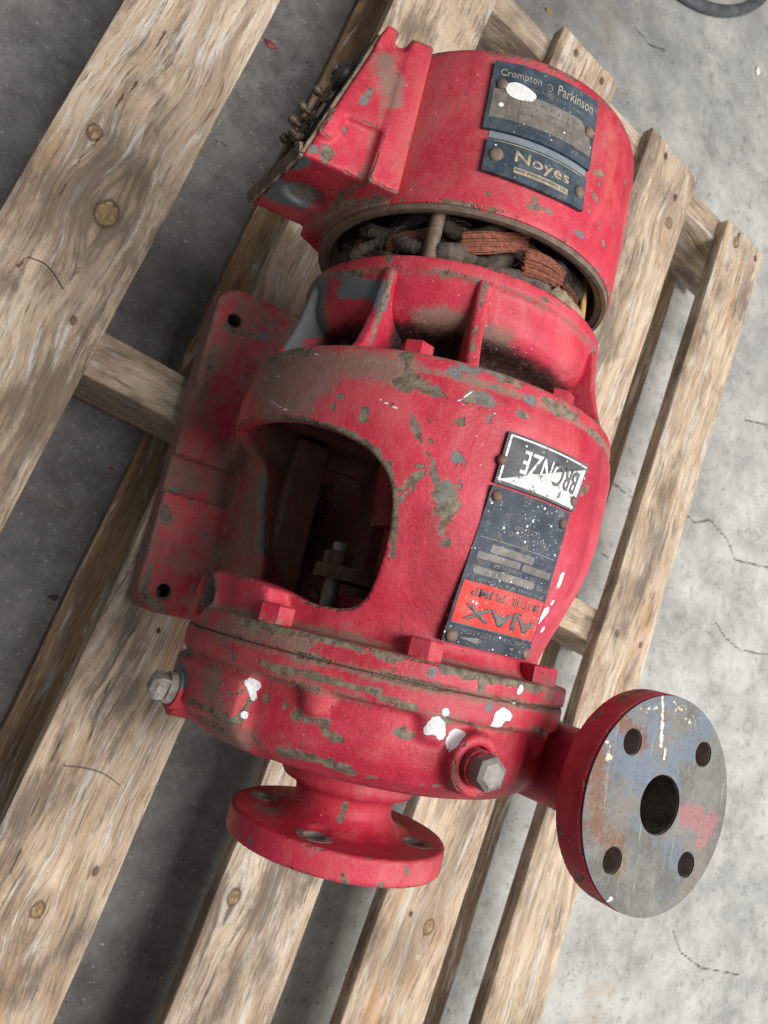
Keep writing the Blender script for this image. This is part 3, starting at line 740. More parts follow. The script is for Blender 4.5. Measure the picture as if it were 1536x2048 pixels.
# ---- motor shell with machined rim
bm = bmesh.new()
prof = [(.2475, .1075), (.2490, .1083), (.30, .1088), (.340, .1083), (.351, .1072), (.3560, .1052), (.3585, .101), (.3590, .092), (.3590, .001)]
inn = [(.352, .001), (.352, .0985), (.2475, .0985)]
add_revolve(bm, dense(prof[:-1], .003) + [(.359, .02)] + [(.352, .02), (.352, .0985)] + [(.2475, .0985)], 256)
shell = red(bm_obj('motor_shell', bm, M['red'], pump, 40))
bm = bmesh.new()
add_revolve(bm, [(.2474, .0990), (.2474, .1068), (.2450, .1070), (.2440, .1062), (.2438, .1036), (.2452, .1022), (.2452, .0998), (.2462, .0985), (.262, .0975), (.262, .0984)], 192)
bm_obj('machined_rim', bm, M['rim'], shell, 40)
bm = bmesh.new(); add_revolve(bm, [(.262, .066), (.262, .0978), (.345, .0978), (.345, .066)], 96); bm_obj('stator_core', bm, M['black'], pump)
# tie bolt between the shell and the shield
bm = bmesh.new(); pts = [cylpt(.0955, 45.5, .205), cylpt(.0958, 45.6, .2525)]; add_cyl(bm, pts[0], pts[1], .0046, n=18)
tie = bm_obj('tie_bolt', bm, M['rim'], pump)
bm = bmesh.new()
for i in range(6): add_revolve(bm, [(.2135 + i * .0014, .0044), (.2141 + i * .0014, .0051), (.2147 + i * .0014, .0044)], 18, org=(pts[0].x, 0, pts[0].z))
bm_obj('thread', bm, M['rim'], tie)

# ---- windings: tape-bound coil ends and torn bare bundles
def coil(th0, th1, r0, r1, y0, y1, rad, mat, seed, name='coil_end', n=40, k=14):
    bm = bmesh.new(); pts = []
    for i in range(n):
        f = i / (n - 1); pts.append(cylpt(r0 + (r1 - r0) * f + .004 * math.sin(math.pi * f), th0 + (th1 - th0) * f, y0 + (y1 - y0) * f - .006 * math.sin(math.pi * f)))
    def rf(i):
        f = i / (n - 1); return rad * (.85 + .2 * math.sin(math.pi * f) + .025 * math.sin(i * 1.1 + seed))
    add_tube(bm, pts, rad, k, rf)
    for v in bm.verts: v.co += Vector((noise.noise(v.co * 90 + Vector((seed, 0, 0))), noise.noise(v.co * 90 + Vector((0, seed, 0))), noise.noise(v.co * 90 + Vector((0, 0, seed))))) * .0022
    for v in bm.verts: v.co += Vector((noise.noise(v.co * 320 + Vector((seed, 0, 0))), noise.noise(v.co * 320 + Vector((0, seed, 0))), noise.noise(v.co * 320 + Vector((0, 0, seed))))) * .0005
    return bm_obj(name, bm, mat, pump, 60)
def long_coil(th0, th1, r, y, rad, seed, n=110):
    bm = bmesh.new(); pts = []
    for i in range(n):
        f = i / (n - 1); th = th0 + (th1 - th0) * f
        pts.append(cylpt(r + .0035 * math.sin(th * .21 + seed) , th, y + .005 * math.sin(th * .16 + seed * 1.7)))
    add_tube(bm, pts, rad, 14, lambda i: rad * (1 + .05 * math.sin(i * .5 + seed) * math.sin(i * .23 + seed) + .025 * math.sin(i * 2.2)))
    for v in bm.verts: v.co += Vector([noise.noise(v.co * 120 + Vector((seed + q, q, 0))) for q in (0, 3, 8)]) * .0007 + Vector([noise.noise(v.co * 420 + Vector((seed + q, q, 0))) for q in (0, 3, 8)]) * .0006
    return bm_obj('coil_end', bm, M['tape'], pump, 60)
for a in ((125, -80, .0850, .2220, .0062, 1.0), (125, 44, .0765, .2335, .0070, 2.2), (40, -80, .0775, .2330, .0065, 4.1), (125, -80, .0840, .2480, .0050, 3.3), (120, -80, .0700, .2500, .0085, 5.9), (120, -80, .0660, .2270, .0085, 7.7), (84, 47, .0890, .2305, .0042, 9.1)): long_coil(*a)
for a in ((112, 80, .076, .088, .252, .226), (96, 62, .088, .078, .224, .252), (74, 48, .078, .089, .250, .228), (-26, -48, .078, .088, .25, .225)): coil(*a, .0042, M['tape'], a[0] * .7)
coil(-12, -34, .083, .088, .228, .222, .0095, M['tape2'], 77)
coil(30, 6, .086, .088, .2235, .2225, .0068, M['tape'], 51)
def bundle(th0, th1, y0, y1, r, w, hgt, n, mat, seed):
    rnd = random.Random(seed); bm = bmesh.new()
    for i in range(n):
        a = rnd.uniform(-1, 1); b = rnd.uniform(-1, 1)
        if i < n * .6: b = abs(b) ** .5
        sp = rnd.uniform(.8, 1.25); dth = rnd.uniform(-1, 1) * 1.0; pts = []
        for j in range(10):
            f = j / 9; fan = 1.0 - .35 * f * f + .1 * rnd.uniform(-1, 1) * f
            pts.append(cylpt(r + b * hgt * fan - .004 * f * f, th0 + dth + (th1 - th0) * f, y0 + (y1 - y0) * f + a * w * fan * sp + .0012 * math.sin(f * 3 + seed)))
        add_tube(bm, pts, .00036, 5)
    return tag(bm_obj('copper_wires', bm, mat, pump, 60), 'torn bundle of bare copper wires', kind='stuff')
bundle(34.5, 9, .2312, .2475, .0925, .0072, .0035, 120, M['copper'], 3)
bundle(10, -12, .2295, .2385, .0945, .0072, .0035, 110, M['copper'], 8)
coil(48, 32, .0870, .0890, .2290, .2300, .0070, M['tape'], 33)
bundle(-14, -40, .2275, .2360, .0885, .0065, .004, 80, M['copperd'], 21)
bundle(66, 47, .2290, .2420, .0875, .0050, .004, 60, M['copperd'], 34)
bundle(92, 70, .2400, .2290, .0850, .0050, .004, 50, M['copperd'], 39)
bm = bmesh.new()
for k in range(90):
    th = random.uniform(-45, 110); y = random.uniform(.222, .248); r = .0885 + random.uniform(-.003, .004); q = []
    da, dy = random.uniform(-9, 9), random.uniform(-.010, .010)
    for i in range(6): f_ = i / 5; q.append(cylpt(r + .004 * math.sin(f_ * 3.1) * random.uniform(.3, 1), th + da * f_, y + dy * f_ + random.uniform(-.0012, .0012)))
    add_tube(bm, q, random.uniform(.00012, .0003), 4)
tag(bm_obj('frayed_threads', bm, M['thread'], pump, 60), 'frayed threads and strands over the coil ends', kind='stuff')
bm = bmesh.new()
for k in range(7): add_tube(bm, [cylpt(.085, -38 - k * 2.2, .214), cylpt(.092, -37 - k * 2.4, .232), cylpt(.09, -36 - k * 2.6, .262)], .0016, 8)
bm_obj('lead_sleeves', bm, M['yellow'], pump)

# ---- terminal box
bm = bmesh.new()
yF, yB = .2540, .352
def bx(y, xo, zt, zb): return [(xo, y, zt), (xo, y, zb)]
outer = [(-.1525, yF, .2655), (-.1550, yF, .1840), (-.1245, yB, .2670), (-.1265, yB, .186)]
innerp = [(-.092, yF, .2785), (-.092, yF, .1900), (-.090, yB, .2765), (-.090, yB, .19)]
add_hull(bm, outer + innerp)
# flange pad where the box meets the shell
add_hull(bm, [(-.115, yF - .0035, .281), (-.115, yF - .0035, .181), (-.108, yB + .003, .279), (-.108, yB + .003, .183), (-.0945, yF - .0035, .2845), (-.0945, yF - .0035, .170), (-.0945, yB + .003, .2835), (-.0945, yB + .003, .172)])
# raised strip across the top, lid lugs
def lerp(a, b, t): return tuple(x + (y - x) * t for x, y in zip(a, b))
for t0, t1, hh in ((.34, .93, .0032),):
    o0, o1 = lerp(outer[0], outer[2], t0), lerp(outer[0], outer[2], t1); i0, i1 = lerp((-.1165, yF, .2755), (-.108, yB, .2745), t0), lerp((-.1165, yF, .2755), (-.108, yB, .2745), t1)
    add_hull(bm, [(p[0], p[1], p[2] + d) for p in (o0, o1, i0, i1) for d in (-.01, hh)])
for t0, t1 in ((.15, .36), (.90, 1.08)):
    o0, o1 = lerp(outer[0], outer[2], t0), lerp(outer[0], outer[2], t1)
    add_hull(bm, [(p[0] + dx, p[1], p[2] + d) for p in (o0, o1) for dx in (-.001, .008) for d in (-.012, .0052)])
cut = []
cb = bmesh.new(); k = .006
add_hull(cb, [(p[0] + dx, p[1] + sy, p[2] + sz) for p, sy, sz in ((outer[0], k, -k), (outer[1], k, k), (outer[2], -k, -k), (outer[3], -k, k)) for dx in (-.02, .03)]); cut.append(cb)
cb = bmesh.new(); add_cyl(cb, (-.1335, .24, .2255), (-.1335, .258, .2255), .0128, n=30); cut.append(cb)
tbox = red(cast('terminal_box', bm, M['red'], shell, .0013, 3, cut))
bm = bmesh.new(); add_cyl(bm, (-.1335, .2575, .2255), (-.1335, .2600, .2255), .0135, n=30); bm_obj('knockout_disc', bm, M['oldsteel'], shell)
# gasket round the opening
bm = bmesh.new()
def edge_strip(a, b, wdt, thk):
    a, b = Vector(a), Vector(b); N = 26
    nrm = Vector((-1, -.28, 0)).normalized(); inw = ((Vector((-.139, (yF + yB) / 2, .225)) - (a + b) / 2)); d = (b - a).normalized(); inw = (inw - d * inw.dot(d)); inw = (inw - nrm * inw.dot(nrm)).normalized()
    secs = []
    for i in range(N + 1):
        p = a + (b - a) * i / N; j = noise.noise(p * 130) * .0016; j2 = noise.noise(p * 210 + Vector((3, 1, 2))) * .0010
        p = p + nrm * (.0004) ; o_ = p - inw * (.0012 + j)
        secs.append([o_, o_ + nrm * (thk + j2), p + inw * wdt + nrm * (thk + j2 * .5), p + inw * wdt])
    add_loft(bm, secs)
for a, b in ((0, 1), (1, 3), (3, 2), (2, 0)): edge_strip(outer[a], outer[b], .007, .0022)
bm_obj('gasket', bm, M['gasket'], shell, 50)
bm = bmesh.new(); c0 = Vector((-.1370, .300, .229))
d = Vector((-.28, 1, 0)).normalized() * -1; d = Vector((.285, .96, 0)); up = Vector((0, 0, 1)); nr = Vector((-.96, .285, 0))
add_hull(bm, [c0 + d * a + up * b + nr * e for a in (-.024, .024) for b in (-.014, .014) for e in (-.02, .0050)])
block = bm_obj('terminal_block', bm, M['bake'], shell, 30)
for i, a in enumerate((-.021, -.0125, -.003, .006, .015)):
    for zz, hh in ((.0075, .0115), (-.007, .0085)):
        if (i, zz) in ((1, -.007), (3, .0075), (4, -.007)): continue
        bm = bmesh.new(); b0 = c0 + d * a + up * (zz + random.uniform(-.003, .003)) + nr * .0045
        hh += random.uniform(-.004, .003); b0 += d * random.uniform(-.002, .002)
        add_cyl(bm, b0, b0 + nr * hh, .0017, n=12); add_hex(bm, b0 + nr * .002, nr, .0068, .0036, random.random()); add_cyl(bm, b0 + nr * (hh - .005), b0 + nr * (hh - .0005), .0030, n=14, bev=.0005)
        bm_obj('terminal_stud', bm, M['brass'], block, 30)
bm = bmesh.new(); cc = c0 + d * .033 + up * .012
add_cyl(bm, cc, cc + nr * .012, .0105, n=28, bev=.004); add_cyl(bm, cc + nr * .012, cc + nr * .0135, .004, n=14)
bm_obj('black_grommet', bm, M['bake'], shell, 40)

# ---- bolts and plugs
for i, (th, rot) in enumerate(((62, .25), (20, .55), (-24, .1), (104, .3), (-68, .2), (146, 0), (-110, .3), (-150, .4))):
    bm = bmesh.new(); add_hex(bm, cylpt(.1175, th, -.0176), (0, 1, 0), .0185, .0105, rot + math.radians(-th))
    add_cyl(bm, cylpt(.1175, th, -.0179), cylpt(.1175, th, -.0170), .0098, n=24)
    red(bm_obj('bolt_head', bm, M['redbolt'], bracket, 30))
bm = bmesh.new(); b0 = Vector((-.006, -.0655, ZC + .114)); ax = Vector((-.04, -.01, 1)).normalized()
for i in range(6): 
    q = b0 + ax * (.012 + i * .0016); add_cyl(bm, q, q + ax * .0008, .0088, .0098, 24); add_cyl(bm, q + ax * .0008, q + ax * .0016, .0098, .0088, 24)
add_cyl(bm, b0, b0 + ax * .024, .0087, n=24)
vp = bm_obj('vent_plug', bm, M['redbolt'], pump, 30); red(vp)
bm = bmesh.new(); add_hex(bm, b0 + ax * .0235, ax, .0162, .0095, .35, .0013); bm_obj('plug_head', bm, M['zinc'], vp, 30)
bm = bmesh.new(); b0 = Vector((-.124, -.0700, ZC - .004)); ax = Vector((-1, 0.10, .10)).normalized()
add_cyl(bm, b0, b0 + ax * .008, .0118, n=28); dp = red(bm_obj('drain_plug', bm, M['redbolt'], pump, 30))
bm = bmesh.new(); add_cyl(bm, b0 + ax * .006, b0 + ax * .0125, .0098, .0088, n=26); add_hex(bm, b0 + ax * .0115, ax, .0130, .0105, .55, .0022, n=4)
bmesh.ops.subdivide_edges(bm, edges=bm.edges[:], cuts=2, use_grid_fill=True)
for v in bm.verts: v.co += Vector([noise.noise(v.co * 300 + Vector((q, 0, 0))) for q in (0, 5, 9)]) * .0006
bm_obj('plug_head', bm, M['grime_shade'], dp, 40)

# ------------------------------------------------------------------ name plates
def plate_map(y0, y1, thA, thB, RA, RB, flip):
    """u,v in 0..1 (reading direction, upwards) -> point; A = the end y0, B = the end y1"""
    def f(u, v, h=0.0):
        fy = (1 - v) if flip else v; ft = (1 - u) if flip else u
        y = y0 + (y1 - y0) * fy
        th = (thA[0] + (thA[1] - thA[0]) * ft) * (1 - fy) + (thB[0] + (thB[1] - thB[0]) * ft) * fy
        return cylpt(RA * (1 - fy) + RB * fy + h, th, y)
    return f
def plate_rect(name, f, u0, u1, v0, v1, h0, h1, mat, parent, nu=24, nv=3, bow=0.0, shape=None):
    bm = bmesh.new(); g = [[None] * (nv + 1) for _ in range(nu + 1)]; gb = [[None] * (nv + 1) for _ in range(nu + 1)]
    for i in range(nu + 1):
        for j in range(nv + 1):
            u = u0 + (u1 - u0) * i / nu; v = v0 + (v1 - v0) * j / nv
            if shape: v = shape(u, v, j / nv)
            bw = bow * math.sin(math.pi * i / nu)
            g[i][j] = bm.verts.new(f(u, v, h1 + bw)); gb[i][j] = bm.verts.new(f(u, v, h0 + bw))
    for i in range(nu):
        for j in range(nv):
            bm.faces.new([g[i][j], g[i + 1][j], g[i + 1][j + 1], g[i][j + 1]]); bm.faces.new([gb[i][j], gb[i][j + 1], gb[i + 1][j + 1], gb[i + 1][j]])
        bm.faces.new([g[i][0], gb[i][0], gb[i + 1][0], g[i + 1][0]]); bm.faces.new([g[i][nv], g[i + 1][nv], gb[i + 1][nv], gb[i][nv]])
    for j in range(nv):
        bm.faces.new([g[0][j], g[0][j + 1], gb[0][j + 1], gb[0][j]]); bm.faces.new([g[nu][j], gb[nu][j], gb[nu][j + 1], g[nu][j + 1]])
    return bm_obj(name, bm, mat, parent, 40)
def text_mesh(body, shear=0.0, bold=0.0, space=1.0):
    cu = bpy.data.curves.new('t', 'FONT'); cu.body = body; cu.size = 1; cu.shear = shear; cu.offset = bold; cu.space_character = space
    cu.fill_mode = 'FRONT'; cu.resolution_u = 4
    o = bpy.data.objects.new('t', cu); COL.objects.link(o)
    dg = bpy.context.evaluated_depsgraph_get(); me = bpy.data.meshes.new_from_object(o.evaluated_get(dg)); bpy.data.objects.remove(o)
    return me
def plate_text(name, f, body, u0, u1, v0, v1, h, mat, parent, shear=0, bold=0, thick=.00018, slope=0.0, grow=0.0, drop=None):
    me = text_mesh(body, shear, bold)
    if not len(me.vertices): return None
    bm = bmesh.new(); bm.from_mesh(me)
    bmesh.ops.subdivide_edges(bm, edges=[e for e in bm.edges if e.calc_length() > .25], cuts=2, use_grid_fill=False)
    xs = [v.co.x for v in bm.verts]; ys = [v.co.y for v in bm.verts]
    xa, xb, ya, yb = min(xs), max(xs), min(ys), max(ys)
    if drop:
        kill = [fc for fc in bm.faces if drop(fc.calc_center_median(), xa, xb, ya, yb)]
        bmesh.ops.delete(bm, geom=kill, context='FACES')
    ret = bmesh.ops.extrude_face_region(bm, geom=bm.faces[:]); tops = {v for v in ret['geom'] if isinstance(v, bmesh.types.BMVert)}
    for v in bm.verts:
        fx = (v.co.x - xa) / (xb - xa); fy = (v.co.y - ya) / max(1e-6, yb - ya)
        u = u0 + (u1 - u0) * fx; vv = v0 + (v1 - v0) * (fy - .5) * (1 + grow * fx) + (v1 - v0) * .5 + slope * fx
        v.co = f(u, vv, h + (thick if v in tops else -.0001))
    return bm_obj(name, bm, mat, parent, 0)
def rivet(f, u, v, h, parent, r=.0030, mat='rust'):
    bm = bmesh.new(); c = f(u, v, h); n = (f(u, v, h + .01) - c).normalized(); a = n.orthogonal().normalized(); b = n.cross(a)
    rings = []
    for s, k in ((-.0008, 1.0), (.0003, 1.0), (.0009, .9), (.0015, .62), (.0018, .25)):
        rings.append([c + n * s + (a * math.cos(2 * math.pi * i / 16) + b * math.sin(2 * math.pi * i / 16)) * r * k for i in range(16)])
    add_loft(bm, rings); return bm_obj('rivet', bm, M[mat], parent, 40)

def scribble(f, u0, u1, v, hgt, n, mat, parent, h):
    bm = bmesh.new()
    for k in range(n):
        u = u0 + (u1 - u0) * (k + random.random() * .5) / n; a = random.uniform(-.25, .25); hh = hgt * random.uniform(.5, 1.0); wd = .0035 * random.uniform(.6, 1.3)
        if random.random() < .18: continue
        q = [(u, v - hh / 2), (u + wd, v - hh / 2), (u + wd + a * hh, v + hh / 2), (u + a * hh, v + hh / 2)]
        bm.faces.new([bm.verts.new(f(x, y, h + .0003)) for x, y in q])
    return bm_obj('worn_engraving', bm, mat, parent, 0)
# bronze plate
f = plate_map(.0822, .1120, (13.6, -12.3), (12.6, -15.4), .1310, .1314, True)
H = .0016
pb = plate_rect('bronze_plate', f, 0, 1, 0, 1, 0, H, M['charcoal'], pump)
tag(pb, 'charcoal and white plate lettered BRONZE')
def tri(name, pts, h, mat, parent):
    bm = bmesh.new(); N = 22; rows = []
    # pts: three (u,v); fan subdivided so that it hugs the curve
    A, B, Cc = pts
    for i in range(N + 1):
        t = i / N; p = (A[0] + (B[0] - A[0]) * t, A[1] + (B[1] - A[1]) * t); q = (A[0] + (Cc[0] - A[0]) * t, A[1] + (Cc[1] - A[1]) * t)
        rows.append((bm.verts.new(f(p[0], p[1], h)), bm.verts.new(f(q[0], q[1], h))))
    for i in range(N):
        vs = [rows[i][0], rows[i + 1][0], rows[i + 1][1], rows[i][1]]
        bm.faces.new(vs)
    ret = bmesh.ops.extrude_face_region(bm, geom=bm.faces[:])
    cen = sum((f(*p, 0) for p in pts), Vector()) / 3; nn = (f(.5, .5, .01) - f(.5, .5, 0)).normalized()
    bmesh.ops.translate(bm, vec=nn * .00012, verts=[v for v in ret['geom'] if isinstance(v, bmesh.types.BMVert)])
    return bm_obj(name, bm, mat, parent, 0)
tw = NT('worn_white_print'); cw = tw.mix(tw.step(tw.noise(210, 6, .75), .55, .61), (.74, .75, .75), (.11, .11, .115)); M['wprint'] = tw.out(cw, .5)
tri('white_field', [(.05, .90), (.96, .10 + .80), (.96, .93)], H + .0001, M['wprint'], pb) if False else None
# reading direction runs from the right of the picture to the left: u = 0 is the right-hand end
tri('white_field', [(.985, .93), (.03, .965), (.03, .10)], H + .0001, M['wprint'], pb)
for (u0, u1, v0, v1) in ((.03, .97, .045, .075), (.955, .975, .06, .92)):
    plate_rect('border_line', f, u0, u1, v0, v1, H, H + .00016, M['wprint'], pb, 16, 1)
def below(c, xa, xb, ya, yb): return False
plate_text('lettering', f, 'BRONZE', .10, .80, .24, .70, H + .0002, M['wprint'], pb, bold=.012, drop=lambda c, xa, xb, ya, yb: (c.x - xa) / (xb - xa) < .44)
plate_text('lettering', f, 'BRONZE', .10, .80, .24, .70, H + .00035, M['ink'], pb, bold=.012, drop=lambda c, xa, xb, ya, yb: (c.x - xa) / (xb - xa) >= .44)
rivet(f, .055, .80, H, pb); rivet(f, .985, .56, H, pb)

# pump data plate
f = plate_map(-.0062, .0806, (14.8, -19.5), (13.9, -11.2), .1108, .1312, True)
f_raw = f
def f(u, v, h=0.0): return f_raw(u, float(np.interp(v, [-.1, 0, .665, .835, .842, 1, 1.1], [-.1, 0, .60, .866, .873, 1, 1.1])), h)
pa = plate_rect('data_plate', f, 0, 1, 0, 1, -.001, H, M['navy'], pump, 24, 14)
tag(pa, 'dark blue pump data plate with a red AJAX MOTOR PUMP panel')
# v = 1 is the edge next to the casing (top of the text)
plate_text('lettering', f, 'DIRECTION OF ROTATION', .13, .86, .868, .905, H, M['dimin'], pa)
bm = bmesh.new()
arrow = [(.86, .942), (.66, .968), (.68, .950), (.26, .948), (.26, .932), (.68, .936), (.66, .918)]
bmv = [bm.verts.new(f(u, v, H + .0003)) for u, v in arrow]; bmb = [bm.verts.new(f(u, v, H - .0003)) for u, v in arrow]
n = len(arrow)
bm.faces.new([bmv[0], bmv[1], bmv[2]]); bm.faces.new([bmv[0], bmv[2], bmv[5]]); bm.faces.new([bmv[0], bmv[5], bmv[6]]); bm.faces.new([bmv[2], bmv[3], bmv[4], bmv[5]])
bm_obj('arrow', bm, M['dimin'], pa, 0)
plate_rect('red_panel', f, .025, .975, .665, .835, H, H + .0002, M['plred'], pa, 20, 4)
plate_rect('panel_edge_line', f, .02, .98, .838, .842, H, H + .0002, M['dimin'], pa, 20, 1)
plate_text('lettering', f, 'AJAX', .07, .90, .735, .815, H + .0003, M['ink'], pa, bold=.035, thick=.0003)
plate_text('lettering', f, 'MOTOR', .08, .45, .683, .718, H + .0003, M['ink'], pa, bold=.02)
plate_text('lettering', f, 'PUMP', .53, .88, .683, .718, H + .0003, M['ink'], pa, bold=.02)
plate_text('lettering', f, 'FOR SPARE PARTS QUOTE', .07, .93, .625, .650, H, M['dimin'], pa)
plate_text('lettering', f, 'TYPE', .05, .20, .555, .600, H, M['dimin'], pa)
def pill(name, u0, u1, v0, v1, mat=M['plgrey']): return plate_rect(name, f, u0, u1, v0, v1, H, H + .00016, mat, pa, 16, 3)
def rnd(u, v, j): 
    k = min((u - .23) / .05, (.93 - u) / .05, 1.0); k = math.sqrt(max(0.0, 1 - (1 - max(0, k)) ** 2)); return .58 + (v - .58) * k
plate_rect('blank_field', f, .23, .93, .553, .607, H, H + .00016, M['plgrey'], pa, 60, 3, shape=rnd)
plate_text('lettering', f, '1½K-TE', .36, .80, .565, .598, H + .0002, M['palein'], pa, bold=-.012)
plate_text('lettering', f, 'IMPELLER DIA', .44, .92, .508, .535, H, M['dimin'], pa)

pill('blank_field', .05, .44, .452, .503); pill('blank_field', .47, .93, .452, .500)


pill('blank_field', .33, .82, .385, .440)
plate_text('lettering', f, 'C', .52, .57, .395, .430, H + .0002, M['palein'], pa, bold=-.015)
plate_rect('panel_edge_line', f, .04, .96, .350, .356, H, H + .0002, M['plgreyl'], pa, 20, 1)
plate_text('lettering', f, 'PACK GLAND', .24, .70, .265, .295, H, M['dimin'], pa)
plate_text('lettering', f, 'TO DRIP', .33, .66, .215, .245, H, M['dimin'], pa)
for a in ((.10, .27, .525, .022, 9), (.06, .30, .41, .022, 12), (.08, .30, .478, .028, 6), (.06, .30, .375, .02, 8)): scribble(f, a[0], a[1], a[2], a[3], a[4], M['dimin'], pa, H + .0002)
for u, v in ((.075, .085), (.925, .06), (.055, .945), (.925, .94)): rivet(f, u, v, H, pa, .0034 if v < .5 else .0038, 'rust' if v < .5 else 'rim')

# motor plates
f = plate_map(.2985, .3452, (36.0, -2.6), (36.8, -1.0), .1096, .1092, False)
pm = plate_rect('motor_plate', f, 0, 1, 0, 1, -.0004, H, M['navy2'], pump, 30, 8)
tag(pm, 'weathered dark blue motor plate with a white paint blot')
plate_text('lettering', f, 'Crompton', .06, .42, .76, .89, H, M['palein'], pm, bold=.015)
bm = bmesh.new(); cvs = []
for i in range(24):
    a = 2 * math.pi * i / 24; cvs.append((.495 + .028 * math.cos(a), .80 + .06 * math.sin(a), .495 + .020 * math.cos(a), .80 + .043 * math.sin(a)))
o_ = [bm.verts.new(f(c[0], c[1], H + .0003)) for c in cvs]; i_ = [bm.verts.new(f(c[2], c[3], H + .0003)) for c in cvs]
for i in range(24): bm.faces.new([o_[i], o_[(i + 1) % 24], i_[(i + 1) % 24], i_[i]])
bm_obj('round_emblem', bm, M['dimin'], pm, 0)
plate_text('lettering', f, 'cp', .482, .508, .77, .83, H + .0001, M['dimin'], pm)
plate_text('lettering', f, 'Parkinson', .57, .94, .76, .91, H, M['palein'], pm, bold=.015)
plate_text('lettering', f, '(Australia) Proprietary', .20, .66, .655, .72, H, M['dimin'], pm)
plate_text('lettering', f, 'Limited', .70, .84, .655, .715, H, M['dimin'], pm)
def sh(u, v, j):
    top = .585 - .33 * max(0, (u - .82) / .18) ** 1.5 if u > .82 else (.585 if u > .05 else .585)
    return .17 + (top - .17) * j
plate_rect('blank_field', f, .03, .975, .17, .585, H, H + .00016, M['plgreyl'], pm, 40, 3, shape=sh)
for u in (.165, .27, .70, .76): plate_rect('field_rule', f, u, u + .005, .175, .50, H, H + .0003, M['ink'], pm, 1, 4)
for vv in (.50, .41, .32, .23): scribble(f, .30, .90 if vv < .4 else .82, vv, .055, 34, M['dimin'] if vv > .3 else M['palein'], pm, H + .0001)
scribble(f, .06, .70, .10, .06, 34, M['dimin'], pm, H); scribble(f, .78, .95, .09, .06, 9, M['palein'], pm, H)
bm = bmesh.new(); bl = []
for i in range(26):
    a = 2 * math.pi * i / 26; bl.append((.255 + .135 * math.cos(a) * (1 + .05 * math.sin(5 * a)), .605 + .115 * math.sin(a) * (1 + .08 * math.cos(3 * a)) - .02 * math.cos(a)))
cen = bm.verts.new(f(.255, .605, H + .0005)); rim_ = [bm.verts.new(f(u, v, H + .0003)) for u, v in bl]
for i in range(26): bm.faces.new([cen, rim_[i], rim_[(i + 1) % 26]])
bm_obj('white_paint_blot', bm, M['white'], pm, 0)
bm = bmesh.new(); bl = [(.115 + .022 * math.cos(2 * math.pi * i / 14), .36 + .032 * math.sin(2 * math.pi * i / 14)) for i in range(14)]
rim_ = [bm.verts.new(f(u, v, H + .0004)) for u, v in bl]; bm.faces.new(rim_); bm_obj('white_paint_drop', bm, M['white'], pm, 0)
rivet(f, .09, .66, H, pm, .0036, 'rim'); rivet(f, .935, .50, H, pm, .0036, 'rim')
f = plate_map(.2955, .2992, (33.2, -2.1), (33.8, -2.0), .1089, .1089, False)
f2 = plate_map(.2700, .2965, (33.6, -3.4), (33.9, -2.1), .1100, .1096, False)
plate_rect('bare_strip', plate_map(.2900, .2990, (33.4, -2.2), (33.8, -2.0), .1089, .1089, False), 0, 1, 0, 1, 0, .0003, mat_simple('faded_blue_grey_paint', (.13, .16, .185), (.20, .23, .25), 60, .6), pump, 24, 2)
def sh2(u, v, j): return v - (.10 * math.sin(math.pi * u) if j == 0 else 0)
f = plate_map(.2706, .2925, (33.4, -3.1), (33.8, -2.0), .1102, .1098, False)
pn = plate_rect('supplier_plate', f, 0, 1, 0, 1, -.0006, H, M['navy2'], pump, 30, 4, shape=sh2)
tag(pn, 'dark blue supplier plate lettered Noyes in worn brass')
plate_text('lettering', f, 'Noyes', .26, .80, .36, .80, H, M['gold'], pn, bold=.02)
plate_rect('brass_band', f, .27, .80, .13, .30, H, H + .00015, M['gold'], pn, 16, 2)
plate_text('lettering', f, 'BROS. (MELBOURNE) PTY. LTD.', .285, .79, .17, .26, H + .0002, M['ink'], pn)
plate_rect('brass_line', f, .06, .94, .925, .95, H, H + .0002, M['gold'], pn, 24, 1)
rivet(f, .10, .52, H, pn, .0044, 'rim'); rivet(f, .93, .47, H, pn, .004, 'rim')

